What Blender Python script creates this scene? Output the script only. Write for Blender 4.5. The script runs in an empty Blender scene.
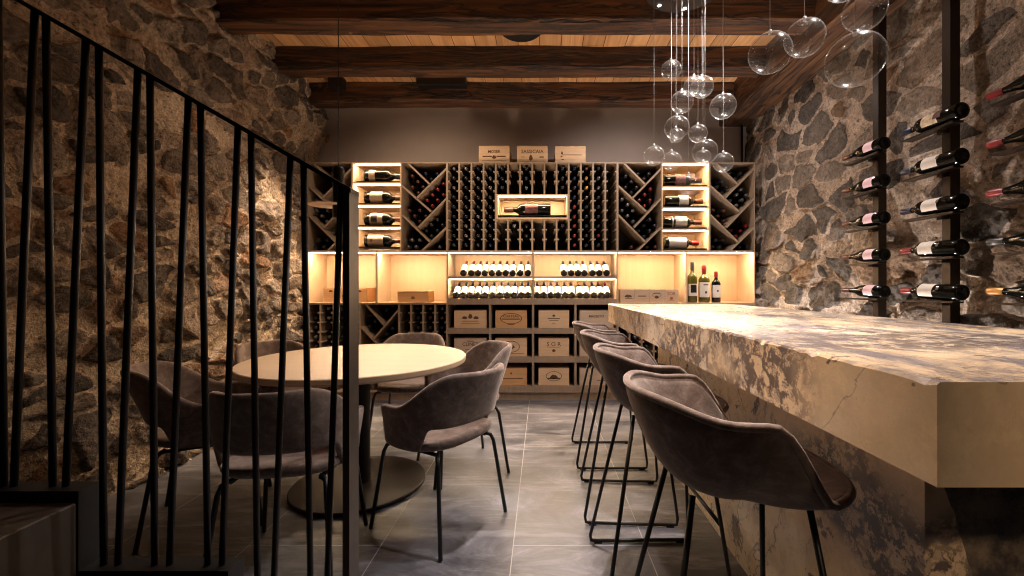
import bpy, math, random
import numpy as np
from mathutils import Matrix, Vector
random.seed(7)
PI = math.pi
R = math.radians
C = bpy.context.scene.collection
F, CX, CY, H = 420.0, 542.0, 288.0, 1.145
D = 4.27
def ux(u, Y=D): return (u - CX) * Y / F
def vz(v, Y=D): return H + (CY - v) * Y / F

# ------------------------------------------------------------------ materials
def newmat(name):
    m = bpy.data.materials.new(name); m.use_nodes = True
    nt = m.node_tree
    return m, nt, nt.nodes['Principled BSDF']
def N(nt, typ, **kw):
    n = nt.nodes.new(typ)
    for k, v in kw.items():
        if k.startswith('_'): setattr(n, k[1:], v)
        else: n.inputs[k].default_value = v
    return n
def coords(nt, scale=(1, 1, 1), rot=(0, 0, 0), loc=(0, 0, 0)):
    tc = nt.nodes.new('ShaderNodeTexCoord'); mp = nt.nodes.new('ShaderNodeMapping')
    mp.inputs['Scale'].default_value = scale; mp.inputs['Rotation'].default_value = rot; mp.inputs['Location'].default_value = loc
    nt.links.new(tc.outputs['Object'], mp.inputs['Vector'])
    return mp.outputs['Vector']
def ramp(nt, fac, stops, interp='LINEAR'):
    r = nt.nodes.new('ShaderNodeValToRGB'); r.color_ramp.interpolation = interp
    e = r.color_ramp.elements
    while len(e) < len(stops): e.new(0.5)
    for el, (p, c) in zip(e, stops):
        el.position = p; el.color = (c[0], c[1], c[2], 1) if not isinstance(c, (int, float)) else (c, c, c, 1)
    nt.links.new(fac, r.inputs['Fac'])
    return r.outputs['Color']
def mixc(nt, fac, a, b, mode='MIX'):
    m = nt.nodes.new('ShaderNodeMix'); m.data_type = 'RGBA'; m.blend_type = mode
    for sock, v in ((m.inputs['Factor'], fac), (m.inputs['A'], a), (m.inputs['B'], b)):
        if isinstance(v, (int, float)): sock.default_value = v
        elif isinstance(v, tuple): sock.default_value = (*v, 1)
        else: nt.links.new(v, sock)
    return m.outputs['Result']
def math_(nt, op, a, b=0.0, c=None):
    m = nt.nodes.new('ShaderNodeMath'); m.operation = op
    for i, v in enumerate((a, b) if c is None else (a, b, c)):
        if isinstance(v, (int, float)): m.inputs[i].default_value = v
        else: nt.links.new(v, m.inputs[i])
    return m.outputs[0]
def noise(nt, vec, scale, detail=4, rough=.55, dist=0.0):
    n = N(nt, 'ShaderNodeTexNoise', Scale=scale, Detail=detail, Roughness=rough, Distortion=dist)
    nt.links.new(vec, n.inputs['Vector']); return n.outputs['Fac']
def bump(nt, b, h, strength=.3, dist=.01):
    n = N(nt, 'ShaderNodeBump', Strength=strength, Distance=dist)
    nt.links.new(h, n.inputs['Height']); nt.links.new(n.outputs[0], b.inputs['Normal'])
def plain(name, col, rough=.5, metal=0, spec=.5, coat=0, nscale=30, var=.12):
    m, nt, b = newmat(name)
    v = coords(nt); f = noise(nt, v, nscale, 3)
    c = ramp(nt, f, [(.3, tuple(x * (1 - var) for x in col)), (.7, tuple(min(1, x * (1 + var)) for x in col))])
    nt.links.new(c, b.inputs['Base Color'])
    b.inputs['Roughness'].default_value = rough; b.inputs['Metallic'].default_value = metal
    b.inputs['Specular IOR Level'].default_value = spec; b.inputs['Coat Weight'].default_value = coat
    return m
def wood(name, c0, c1, c2, scale, rough=.5, bs=.3, crack=0.0, axis=0, det=8):
    m, nt, b = newmat(name)
    s = [1, 1, 1]; st = [14, 14, 14]; st[axis] = .9
    v = coords(nt, tuple(x * scale for x in st))
    f = noise(nt, v, 1.0, det, .62, .6)
    v2 = coords(nt, tuple(scale * (.25 if i == axis else 2.2) for i in range(3)))
    g = noise(nt, v2, 1.0, 3, .5, .3)
    c = ramp(nt, f, [(.28, c0), (.5, c1), (.74, c2)])
    c = mixc(nt, math_(nt, 'MULTIPLY', g, .5), c, c0)
    hsock = f
    if crack:
        v3 = coords(nt, tuple(scale * (.55 if i == axis else 6) for i in range(3)))
        k = noise(nt, v3, 1.0, 5, .6, 1.0)
        kk = math_(nt, 'ABSOLUTE', math_(nt, 'SUBTRACT', k, .5))
        msk = ramp(nt, kk, [(0.0, 1.0), (crack, 0.0)])
        c = mixc(nt, msk, c, tuple(x * .15 for x in c0))
        hsock = math_(nt, 'SUBTRACT', f, math_(nt, 'MULTIPLY', msk, 1.5))
    nt.links.new(c, b.inputs['Base Color']); b.inputs['Roughness'].default_value = rough
    bump(nt, b, hsock, bs, .01)
    return m
def emit(name, col, strength):
    m, nt, b = newmat(name)
    b.inputs['Base Color'].default_value = (*col, 1)
    b.inputs['Emission Color'].default_value = (*col, 1); b.inputs['Emission Strength'].default_value = strength
    return m
M = {}
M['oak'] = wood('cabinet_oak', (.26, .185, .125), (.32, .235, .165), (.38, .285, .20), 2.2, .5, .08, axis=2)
M['back'] = plain('shaded_cabinet_back', (.035, .028, .022), .7)  # near-black sheet, the shade of the unlit open cavities put into its colour
M['lit_panel'] = wood('lit_oak', (.60, .42, .25), (.65, .46, .28), (.70, .51, .32), 1.6, .5, .06, axis=2)  # paler copy of the cabinet oak, niche glow put into the colour
M['beam'] = wood('old_beam', (.022, .008, .004), (.10, .038, .013), (.25, .112, .040), 1.5, .65, .55, crack=.05, axis=0)
M['beam_y'] = wood('old_beam_long', (.035, .014, .006), (.115, .05, .019), (.23, .11, .043), 1.5, .65, .55, crack=.05, axis=1)
M['case'] = wood('pine_case', (.58, .38, .22), (.68, .47, .29), (.76, .55, .35), 3.0, .6, .1, axis=0)
M['case_dark'] = wood('pine_case_orange', (.50, .27, .12), (.60, .34, .15), (.68, .41, .20), 3.0, .6, .1, axis=0)
M['case_grey'] = wood('pine_case_pale', (.48, .35, .25), (.55, .42, .31), (.62, .48, .36), 3.0, .6, .1, axis=0)
M['ink'] = plain('print_ink', (.10, .05, .025), .8)
M['ink_red'] = plain('print_ink_red', (.32, .11, .04), .8)
M['table'] = wood('table_oak', (.50, .36, .24), (.54, .40, .27), (.59, .44, .31), 1.6, .42, .04, axis=0)
M['black'] = plain('black_metal', (.012, .012, .013), .42, .3)
M['rail'] = plain('dark_bronze_metal', (.016, .012, .010), .45, .5)
M['post'] = plain('rack_metal', (.03, .02, .014), .4, .6)
M['disc'] = plain('base_plate_metal', (.016, .011, .009), .5, .6)
M['plaster'] = plain('back_wall_plaster', (.36, .30, .265), .9, nscale=2.5, var=.05)
M['glass'] = plain('bottle_glass', (.004, .0045, .0035), .045, 0, .22, .0, var=.05)
M['glass_green'] = plain('bottle_glass_green', (.085, .075, .012), .08, 0, .6, .0, var=.05)
M['cap_dark'] = plain('capsule_dark', (.03, .03, .034), .3, .4)
M['cap_blue'] = plain('capsule_blue', (.010, .014, .04), .3, .3)
M['cap_red'] = plain('capsule_red', (.19, .012, .015), .32, .25)
M['cap_gold'] = plain('capsule_gold', (.48, .24, .07), .3, .5)
M['cap_silver'] = plain('capsule_silver', (.17, .16, .165), .3, .6)
M['cap_brown'] = plain('capsule_brown', (.085, .026, .018), .35, .3)
M['label'] = plain('paper_label', (.62, .57, .52), .7, var=.04)
M['label_grey'] = plain('paper_label_grey', (.36, .33, .31), .7, var=.06)
M['label_pink'] = plain('paper_label_pink', (.62, .42, .46), .7, var=.05)
M['label_art'] = plain('paper_label_art', (.48, .38, .26), .7, nscale=40, var=.5)
M['label_tan'] = plain('paper_label_tan', (.27, .19, .13), .7, var=.08)
M['label_red'] = plain('paper_label_red', (.09, .022, .022), .7, nscale=25, var=.8)
M['led'] = emit('warm_led', (1, .73, .46), 170)
M['led_cold'] = emit('canopy_led', (1, .93, .85), 20)
M['lamp_disc'] = plain('lamp_disc', (.75, .55, .40), .5, 0)
M['stone_step'] = plain('stair_stone', (.07, .052, .04), .45, nscale=9, var=.3)

def fabric():
    m, nt, b = newmat('taupe_velvet')
    v = coords(nt)
    f = noise(nt, v, 20, 7, .75, .5); g = noise(nt, v, 260, 2, .6)
    c = ramp(nt, f, [(.28, (.11, .076, .060)), (.47, (.185, .135, .112)), (.56, (.24, .18, .155)), (.72, (.38, .30, .265))])
    c = mixc(nt, math_(nt, 'MULTIPLY', g, .35), c, (.06, .045, .04))
    nt.links.new(c, b.inputs['Base Color'])
    b.inputs['Roughness'].default_value = .95; b.inputs['Specular IOR Level'].default_value = .15
    b.inputs['Sheen Weight'].default_value = .6; b.inputs['Sheen Roughness'].default_value = .4
    b.inputs['Sheen Tint'].default_value = (.9, .76, .68, 1)
    bump(nt, b, g, .25, .002)
    return m
M['fabric'] = fabric()
def floor_mat():
    m, nt, b = newmat('slate_tiles')
    tc = nt.nodes.new('ShaderNodeTexCoord')
    sep = nt.nodes.new('ShaderNodeSeparateXYZ'); nt.links.new(tc.outputs['Object'], sep.inputs[0])
    cmb = nt.nodes.new('ShaderNodeCombineXYZ')
    nt.links.new(math_(nt, 'ADD', sep.outputs['Y'], -1.868 + 1.17 * 4), cmb.inputs['X'])
    nt.links.new(math_(nt, 'ADD', sep.outputs['X'], .128 + .588 * 9), cmb.inputs['Y'])
    br = N(nt, 'ShaderNodeTexBrick', Scale=1.0, **{'Mortar Size': .0020, 'Mortar Smooth': .1, 'Bias': 0.0, 'Brick Width': 1.17, 'Row Height': .588})
    br.offset = .5; br.inputs['Color1'].default_value = (.0, 0, 0, 1); br.inputs['Color2'].default_value = (1, 1, 1, 1); br.inputs['Mortar'].default_value = (.5, .5, .5, 1)
    nt.links.new(cmb.outputs[0], br.inputs['Vector'])
    v = coords(nt, (1.0, 2.0, 1), rot=(0, 0, R(35)))
    f = noise(nt, v, 2.2, 10, .75, .9)
    v2 = coords(nt, (1.5, 9.0, 1), rot=(0, 0, R(48)))
    g = noise(nt, v2, 1.2, 7, .65, .6)
    c = ramp(nt, f, [(.32, (.030, .030, .036)), (.46, (.075, .074, .084)), (.54, (.115, .113, .127)), (.68, (.24, .236, .258))])
    gg = ramp(nt, g, [(.53, 0.0), (.68, 1.0)])
    c = mixc(nt, math_(nt, 'MULTIPLY', gg, .75), c, (.26, .26, .28))
    tone = mixc(nt, br.outputs['Color'], (.82, .82, .84), (1.15, 1.12, 1.1))
    c = mixc(nt, 1.0, c, tone, 'MULTIPLY')
    c = mixc(nt, br.outputs['Fac'], c, (.34, .33, .32))
    nt.links.new(c, b.inputs['Base Color'])
    nt.links.new(ramp(nt, f, [(.35, .30), (.65, .52)]), b.inputs['Roughness'])
    bump(nt, b, math_(nt, 'SUBTRACT', math_(nt, 'ADD', f, math_(nt, 'MULTIPLY', g, .4)), br.outputs['Fac']), .18, .01)
    return m
M['floor'] = floor_mat()
def planks_mat():
    m, nt, b = newmat('ceiling_boards')
    tc = nt.nodes.new('ShaderNodeTexCoord')
    sep = nt.nodes.new('ShaderNodeSeparateXYZ'); nt.links.new(tc.outputs['Object'], sep.inputs[0])
    cmb = nt.nodes.new('ShaderNodeCombineXYZ')
    nt.links.new(math_(nt, 'ADD', sep.outputs['Y'], 20), cmb.inputs['X'])
    nt.links.new(math_(nt, 'ADD', sep.outputs['X'], 20), cmb.inputs['Y'])
    br = N(nt, 'ShaderNodeTexBrick', Scale=1.0, **{'Mortar Size': .003, 'Mortar Smooth': .1, 'Brick Width': 3.1, 'Row Height': .185})
    br.offset = .37; br.inputs['Color1'].default_value = (0, 0, 0, 1); br.inputs['Color2'].default_value = (1, 1, 1, 1)
    nt.links.new(cmb.outputs[0], br.inputs['Vector'])
    v = coords(nt, (26, 1.6, 4)); f = noise(nt, v, 1.0, 6, .6, .5)
    c = ramp(nt, f, [(.3, (.44, .24, .10)), (.55, (.64, .38, .18)), (.75, (.76, .50, .28))])
    c = mixc(nt, 1.0, c, mixc(nt, br.outputs['Color'], (.72, .66, .6), (1.15, 1.1, 1.05)), 'MULTIPLY')
    c = mixc(nt, br.outputs['Fac'], c, (.03, .015, .006))
    nt.links.new(c, b.inputs['Base Color']); b.inputs['Roughness'].default_value = .55
    bump(nt, b, math_(nt, 'SUBTRACT', f, math_(nt, 'MULTIPLY', br.outputs['Fac'], 3)), .25, .006)
    return m
M['planks'] = planks_mat()
def stone_mat(name, mortar, s0, s1, s2, rust):
    m, nt, b = newmat(name)
    a = nt.nodes.new('ShaderNodeAttribute'); a.attribute_name = 'stone'
    t = nt.nodes.new('ShaderNodeAttribute'); t.attribute_name = 'tint'
    v = coords(nt)
    f = noise(nt, v, 7, 8, .65, .4); g = noise(nt, v, 38, 5, .65); h = noise(nt, v, 2.2, 4, .6)
    sc = ramp(nt, t.outputs['Fac'], [(0.0, s0), (.45, s1), (.8, s2), (1.0, rust)])
    sc = mixc(nt, 1.0, sc, ramp(nt, f, [(.28, (.5, .5, .5)), (.72, (1.45, 1.42, 1.38))]), 'MULTIPLY')
    mc = mixc(nt, 1.0, mortar, ramp(nt, f, [(.3, (.68, .66, .62)), (.7, (1.18, 1.15, 1.1))]), 'MULTIPLY')
    mc = mixc(nt, ramp(nt, h, [(.55, 0.0), (.7, .5)]), mc, rust)
    fac = ramp(nt, math_(nt, 'ADD', a.outputs['Fac'], math_(nt, 'MULTIPLY', math_(nt, 'SUBTRACT', g, .5), .7)), [(.42, 0.0), (.56, 1.0)])
    c = mixc(nt, fac, mc, sc)
    hf = noise(nt, v, 62, 6, .75, .3)
    c = mixc(nt, 1.0, c, ramp(nt, hf, [(.34, (.62, .61, .60)), (.5, (1.08, 1.08, 1.08)), (.66, (1.5, 1.47, 1.44))]), 'MULTIPLY')
    c = mixc(nt, 1.0, c, ramp(nt, g, [(.34, (.75, .74, .72)), (.5, (1.05, 1.05, 1.05)), (.66, (1.3, 1.28, 1.25))]), 'MULTIPLY')
    pit = ramp(nt, g, [(.33, 1.0), (.40, 0.0)])
    c = mixc(nt, math_(nt, 'MULTIPLY', pit, .7), c, tuple(x * .3 for x in s0))
    nt.links.new(c, b.inputs['Base Color']); b.inputs['Roughness'].default_value = .88
    b.inputs['Specular IOR Level'].default_value = .25
    bump(nt, b, math_(nt, 'ADD', math_(nt, 'ADD', f, math_(nt, 'MULTIPLY', g, .6)), math_(nt, 'MULTIPLY', hf, .25)), 1.0, .05)
    return m
M['stone_l'] = stone_mat('rubble_wall_left', (.47, .375, .285), (.085, .071, .063), (.16, .128, .104), (.27, .215, .17), (.24, .135, .075))
M['stone_r'] = stone_mat('rubble_wall_right', (.47, .39, .33), (.085, .075, .068), (.14, .120, .103), (.22, .18, .145), (.21, .13, .075))
def marble(YOFF=2.0, ZT=.46):
    m, nt, b = newmat('breccia_marble')
    v = coords(nt)
    w = noise(nt, v, 1.7, 7, .65, .4)
    c = ramp(nt, w, [(.3, (.70, .46, .25)), (.5, (.77, .57, .36)), (.7, (.82, .71, .58))])
    # clouds of grey-violet
    v2 = coords(nt, (1.9, 1.0, 1.5), rot=(0, 0, R(20)), loc=(3.1, 1.7, 0))
    cl = noise(nt, v2, 4.2, 12, .80, .5)
    geo = nt.nodes.new('ShaderNodeNewGeometry'); spn = nt.nodes.new('ShaderNodeSeparateXYZ'); nt.links.new(geo.outputs['True Normal'], spn.inputs[0])
    nzz = math_(nt, 'ADD', .14, math_(nt, 'MULTIPLY', .86, math_(nt, 'ABSOLUTE', spn.outputs['Z'])))
    c = mixc(nt, math_(nt, 'MULTIPLY', nzz, ramp(nt, cl, [(.43, 0.0), (.57, .95)])), c, (.17, .15, .17))
    # breccia patches
    v3 = coords(nt, (1.6, 1.0, 1.0), loc=(.4, .9, .2))
    pz = noise(nt, v3, 1.9, 3, .5, .5)
    zone = ramp(nt, pz, [(ZT, 0.0), (ZT + .08, 1.0)])
    tcm = nt.nodes.new('ShaderNodeTexCoord'); spm = nt.nodes.new('ShaderNodeSeparateXYZ'); nt.links.new(tcm.outputs['Object'], spm.inputs[0])
    zone = math_(nt, 'MULTIPLY', zone, ramp(nt, math_(nt, 'MULTIPLY', math_(nt, 'ADD', spm.outputs['Y'], YOFF), .5), [(.39, .10), (.45, 1.0)]))
    vo = nt.nodes.new('ShaderNodeTexVoronoi'); vo.feature = 'F1'; vo.inputs['Scale'].default_value = 55
    wv = nt.nodes.new('ShaderNodeTexNoise'); wv.inputs['Scale'].default_value = 9; wv.inputs['Detail'].default_value = 5
    nt.links.new(v, wv.inputs['Vector'])
    vm = nt.nodes.new('ShaderNodeVectorMath'); vm.operation = 'MULTIPLY_ADD'
    nt.links.new(wv.outputs['Color'], vm.inputs[0]); vm.inputs[1].default_value = (.16, .16, .16); nt.links.new(v, vm.inputs[2])
    nt.links.new(vm.outputs[0], vo.inputs['Vector'])
    sp = ramp(nt, vo.outputs['Color'], [(.36, 1.0), (.42, 0.0)])
    fine = noise(nt, v, 22, 9, .8, .3)
    spots = math_(nt, 'MULTIPLY', math_(nt, 'MULTIPLY', zone, ramp(nt, fine, [(.47, 0.0), (.51, 1.0)])), .92)
    lone = ramp(nt, noise(nt, coords(nt, loc=(7, 3, 1)), 7, 6, .7, .3), [(.595, 0.0), (.62, .85)])
    spots = math_(nt, 'MAXIMUM', spots, lone)
    c = mixc(nt, spots, c, (.085, .058, .050))
    sp2 = math_(nt, 'MULTIPLY', math_(nt, 'MULTIPLY', sp, zone), .4)
    c = mixc(nt, sp2, c, (.15, .12, .12))
    for sc, wd, off, col in ((1.3, .006, 0, (.12, .08, .06)), (2.6, .005, 5, (.16, .11, .09))):
        vv = coords(nt, (1, 1, 1), loc=(off, off, 0)); k = noise(nt, vv, sc, 6, .55, 1.0)
        kk = math_(nt, 'ABSOLUTE', math_(nt, 'SUBTRACT', k, .5))
        brk = ramp(nt, noise(nt, vv, 1.9, 2), [(.48, 0.0), (.56, 1.0)]); c = mixc(nt, math_(nt, 'MULTIPLY', ramp(nt, kk, [(0.0, .8), (wd, 0.0)]), brk), c, col)
    nt.links.new(c, b.inputs['Base Color'])
    nt.links.new(ramp(nt, fine, [(.3, .22), (.7, .36)]), b.inputs['Roughness'])
    bump(nt, b, fine, .06, .004)
    return m, nt, b, c
M['marble'] = marble()[0]
def marble_base():
    m, nt, b, c = marble(0.0, .58); m.name = 'breccia_marble_base'
    tc = nt.nodes.new('ShaderNodeTexCoord'); sep = nt.nodes.new('ShaderNodeSeparateXYZ'); nt.links.new(tc.outputs['Object'], sep.inputs[0])
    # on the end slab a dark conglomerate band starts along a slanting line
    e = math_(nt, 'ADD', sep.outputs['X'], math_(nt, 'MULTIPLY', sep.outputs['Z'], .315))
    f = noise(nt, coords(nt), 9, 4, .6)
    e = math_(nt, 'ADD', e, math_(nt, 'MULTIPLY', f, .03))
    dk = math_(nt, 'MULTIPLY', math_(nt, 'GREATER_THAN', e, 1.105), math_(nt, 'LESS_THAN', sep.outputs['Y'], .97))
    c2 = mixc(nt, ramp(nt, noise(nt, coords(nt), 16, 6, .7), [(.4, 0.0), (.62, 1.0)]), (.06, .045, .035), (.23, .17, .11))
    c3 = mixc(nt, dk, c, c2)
    nt.links.new(c3, b.inputs['Base Color'])
    return m
M['marble_base'] = marble_base()
def bubble_mat():
    m, nt, b = newmat('clear_blown_glass')
    out = nt.nodes['Material Output']
    lw = nt.nodes.new('ShaderNodeLayerWeight'); lw.inputs['Blend'].default_value = .35
    v = coords(nt); nz = noise(nt, v, 22, 3, .5)
    bp = N(nt, 'ShaderNodeBump', Strength=.25, Distance=.01); nt.links.new(nz, bp.inputs['Height'])
    g = nt.nodes.new('ShaderNodeBsdfGlossy'); g.inputs['Roughness'].default_value = .03; g.inputs['Color'].default_value = (1, 1, 1, 1)
    nt.links.new(bp.outputs[0], g.inputs['Normal'])
    t = nt.nodes.new('ShaderNodeBsdfTransparent'); t.inputs['Color'].default_value = (.97, .97, .97, 1)
    fac = ramp(nt, lw.outputs['Facing'], [(0.0, .05), (.5, .08), (.75, .28), (.92, .95)])
    df = nt.nodes.new('ShaderNodeBsdfDiffuse'); df.inputs['Color'].default_value = (.9, .88, .86, 1)  # white diffuse painted at grazing angles, imitating refracted light along the rim
    g2 = nt.nodes.new('ShaderNodeBsdfGlossy'); g2.inputs['Roughness'].default_value = .22; nt.links.new(bp.outputs[0], g2.inputs['Normal'])
    ma = nt.nodes.new('ShaderNodeMixShader'); ma.inputs[0].default_value = .45; nt.links.new(g2.outputs[0], ma.inputs[1]); nt.links.new(df.outputs[0], ma.inputs[2])
    mb_ = nt.nodes.new('ShaderNodeMixShader'); mb_.inputs[0].default_value = .72; nt.links.new(g.outputs[0], mb_.inputs[1]); nt.links.new(ma.outputs[0], mb_.inputs[2]); g = mb_
    mx = nt.nodes.new('ShaderNodeMixShader')
    nt.links.new(fac, mx.inputs[0]); nt.links.new(t.outputs[0], mx.inputs[1]); nt.links.new(g.outputs[0], mx.inputs[2])
    nt.links.new(mx.outputs[0], out.inputs['Surface'])
    return m
M['bubble'] = bubble_mat()
M['cord'] = plain('silver_cord', (.5, .48, .47), .8, .0)

# ------------------------------------------------------------------ mesh builder
class MB:
    def __init__(s): s.v = []; s.f = []; s.mi = []; s.sm = []
    def add(s, vs, fs, mi=0, smooth=False):
        o = len(s.v); s.v += [tuple(p) for p in vs]
        for f in fs: s.f.append([i + o for i in f]); s.mi.append(mi); s.sm.append(smooth)
        return s
    def box(s, a, b, mi=0):
        x0, y0, z0 = a; x1, y1, z1 = b
        vs = [(x0, y0, z0), (x1, y0, z0), (x1, y1, z0), (x0, y1, z0), (x0, y0, z1), (x1, y0, z1), (x1, y1, z1), (x0, y1, z1)]
        return s.add(vs, [(0, 3, 2, 1), (4, 5, 6, 7), (0, 1, 5, 4), (1, 2, 6, 5), (2, 3, 7, 6), (3, 0, 4, 7)], mi)
    def prism(s, pts, y0, y1, mi=0):           # polygon in x,z extruded along y
        n = len(pts)
        vs = [(x, y0, z) for x, z in pts] + [(x, y1, z) for x, z in pts]
        fs = [tuple(range(n)), tuple(range(2 * n - 1, n - 1, -1))] + [(i, i + n, (i + 1) % n + n, (i + 1) % n) for i in range(n)]
        return s.add(vs, fs, mi)
    def lathe(s, prof, n=16, M_=None, mi=0, smooth=True, a0=0, a1=2 * PI):
        full = abs(a1 - a0 - 2 * PI) < 1e-6
        k = n if full else n + 1
        vs = []
        for r, z in prof:
            for i in range(k):
                a = a0 + (a1 - a0) * i / n
                p = Vector((r * math.cos(a), r * math.sin(a), z))
                vs.append(tuple(M_ @ p) if M_ else tuple(p))
        fs = []
        for j in range(len(prof) - 1):
            for i in range(n):
                i2 = (i + 1) % k
                fs.append((j * k + i, j * k + i2, (j + 1) * k + i2, (j + 1) * k + i))
        return s.add(vs, fs, mi, smooth)
    def tube(s, pts, r, n=8, mi=0, r2=None, caps=True):
        pts = [Vector(p) for p in pts]; m = len(pts); vs = []
        t0 = (pts[1] - pts[0]).normalized()
        up = Vector((0, 0, 1)) if abs(t0.z) < .9 else Vector((1, 0, 0))
        nx = t0.cross(up).normalized()
        for j, p in enumerate(pts):
            t = (pts[min(j + 1, m - 1)] - pts[max(j - 1, 0)]).normalized()
            nx = (nx - t * nx.dot(t)).normalized(); ny = t.cross(nx)
            rr = r if r2 is None else r + (r2 - r) * j / (m - 1)
            for i in range(n):
                a = 2 * PI * i / n
                vs.append(p + nx * rr * math.cos(a) + ny * rr * math.sin(a))
        fs = [(j * n + i, j * n + (i + 1) % n, (j + 1) * n + (i + 1) % n, (j + 1) * n + i) for j in range(m - 1) for i in range(n)]
        if caps: fs += [tuple(range(n - 1, -1, -1)), tuple((m - 1) * n + i for i in range(n))]
        return s.add(vs, fs, mi, True)
    def mesh(s, name, mats):
        me = bpy.data.meshes.new(name); me.from_pydata(s.v, [], s.f)
        for m in (mats if isinstance(mats, (list, tuple)) else [mats]): me.materials.append(m)
        me.polygons.foreach_set('material_index', s.mi); me.polygons.foreach_set('use_smooth', s.sm)
        me.update(); return me
    def build(s, name, mats, parent=None, loc=None):
        o = bpy.data.objects.new(name, s.mesh(name, mats)); C.objects.link(o)
        if parent: o.parent = parent
        if loc: o.location = loc
        return o
def bev(o, w=.003, seg=2):
    b = o.modifiers.new('bevel', 'BEVEL'); b.width = w; b.segments = seg; b.limit_method = 'ANGLE'; return o
def tag(o, label, cat, group=None):
    o['label'] = label; o['category'] = cat
    if group: o['group'] = group
    return o
def empty(name, loc=(0, 0, 0), rz=0):
    o = bpy.data.objects.new(name, None); C.objects.link(o); o.location = loc; o.rotation_euler = (0, 0, rz); o.empty_display_size = .05
    return o
def struct(o): o['kind'] = 'structure'; return o
def kids(o): return [c for c in bpy.data.objects if c.parent == o]
def dup(root, chs, loc=None, rz=None, mat=None, label=None, group=None):
    r = root.copy(); C.objects.link(r)
    if mat is not None: r.matrix_world = mat
    else:
        r.location = loc
        if rz is not None: r.rotation_euler = (0, 0, rz)
    if label: r['label'] = label
    if group: r['group'] = group
    for ch, gc in chs:
        c = ch.copy(); C.objects.link(c); c.parent = r
        for g in gc:
            d = g.copy(); C.objects.link(d); d.parent = c
    return r
def text_obj(name, body, size, mat, parent, M_, align='CENTER', bold=0.0):
    cu = bpy.data.curves.new('t', 'FONT'); cu.body = body; cu.size = size; cu.align_x = align; cu.align_y = 'CENTER'; cu.extrude = .0006; cu.offset = bold
    cu.resolution_u = 2
    to = bpy.data.objects.new('t', cu); C.objects.link(to)
    dg = bpy.context.evaluated_depsgraph_get()
    me = bpy.data.meshes.new_from_object(to.evaluated_get(dg)); bpy.data.objects.remove(to)
    me.transform(M_); me.materials.clear(); me.materials.append(mat); me.name = name
    o = bpy.data.objects.new(name, me); C.objects.link(o); o.parent = parent
    return o
FRONT = Matrix.Rotation(PI / 2, 4, 'X')     # text facing -Y

# ------------------------------------------------------------------ room shell
def box_obj(name, a, b, mat, parent=None): return MB().box(a, b).build(name, mat, parent)
struct(box_obj('floor', (-3.0, -.6, -.1), (2.7, 4.9, 0), M['floor']))
struct(box_obj('ceiling', (-3.0, .6, 3.25), (2.7, 4.9, 3.33), M['planks']))
YB = 4.66
struct(box_obj('wall_back', (-2.9, YB, 0), (2.7, YB + .12, 3.25), M['plaster']))

rng = np.random.default_rng(3)
def vnoise(x, y, seed):
    xi = np.floor(x).astype(int); yi = np.floor(y).astype(int); xf = x - xi; yf = y - yi
    def h(a, b):
        n = (a * 374761393 + b * 668265263 + seed * 1442695041) & 0xffffffff
        n = ((n ^ (n >> 13)) * 1274126177) & 0xffffffff
        return ((n ^ (n >> 16)) & 0xffff) / 65535.0
    u = xf * xf * (3 - 2 * xf); v = yf * yf * (3 - 2 * yf)
    return (h(xi, yi) * (1 - u) + h(xi + 1, yi) * u) * (1 - v) + (h(xi, yi + 1) * (1 - u) + h(xi + 1, yi + 1) * u) * v
def fbm(x, y, seed, o=4):
    t = 0; a = .5
    for i in range(o): t = t + a * (vnoise(x * 2 ** i, y * 2 ** i, seed + i) - .5) * 2; a *= .5
    return t
def hsh(a, b, s):
    n = (a * 73856093 ^ b * 19349663 ^ s * 83492791) & 0xffffffff
    n = ((n ^ (n >> 15)) * 2246822519) & 0xffffffff; n = ((n ^ (n >> 13)) * 3266489917) & 0xffffffff
    return ((n ^ (n >> 16)) & 0xffff) / 65535.0
def sstep(a, b, x): t = np.clip((x - a) / (b - a), 0, 1); return t * t * (3 - 2 * t)
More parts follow.
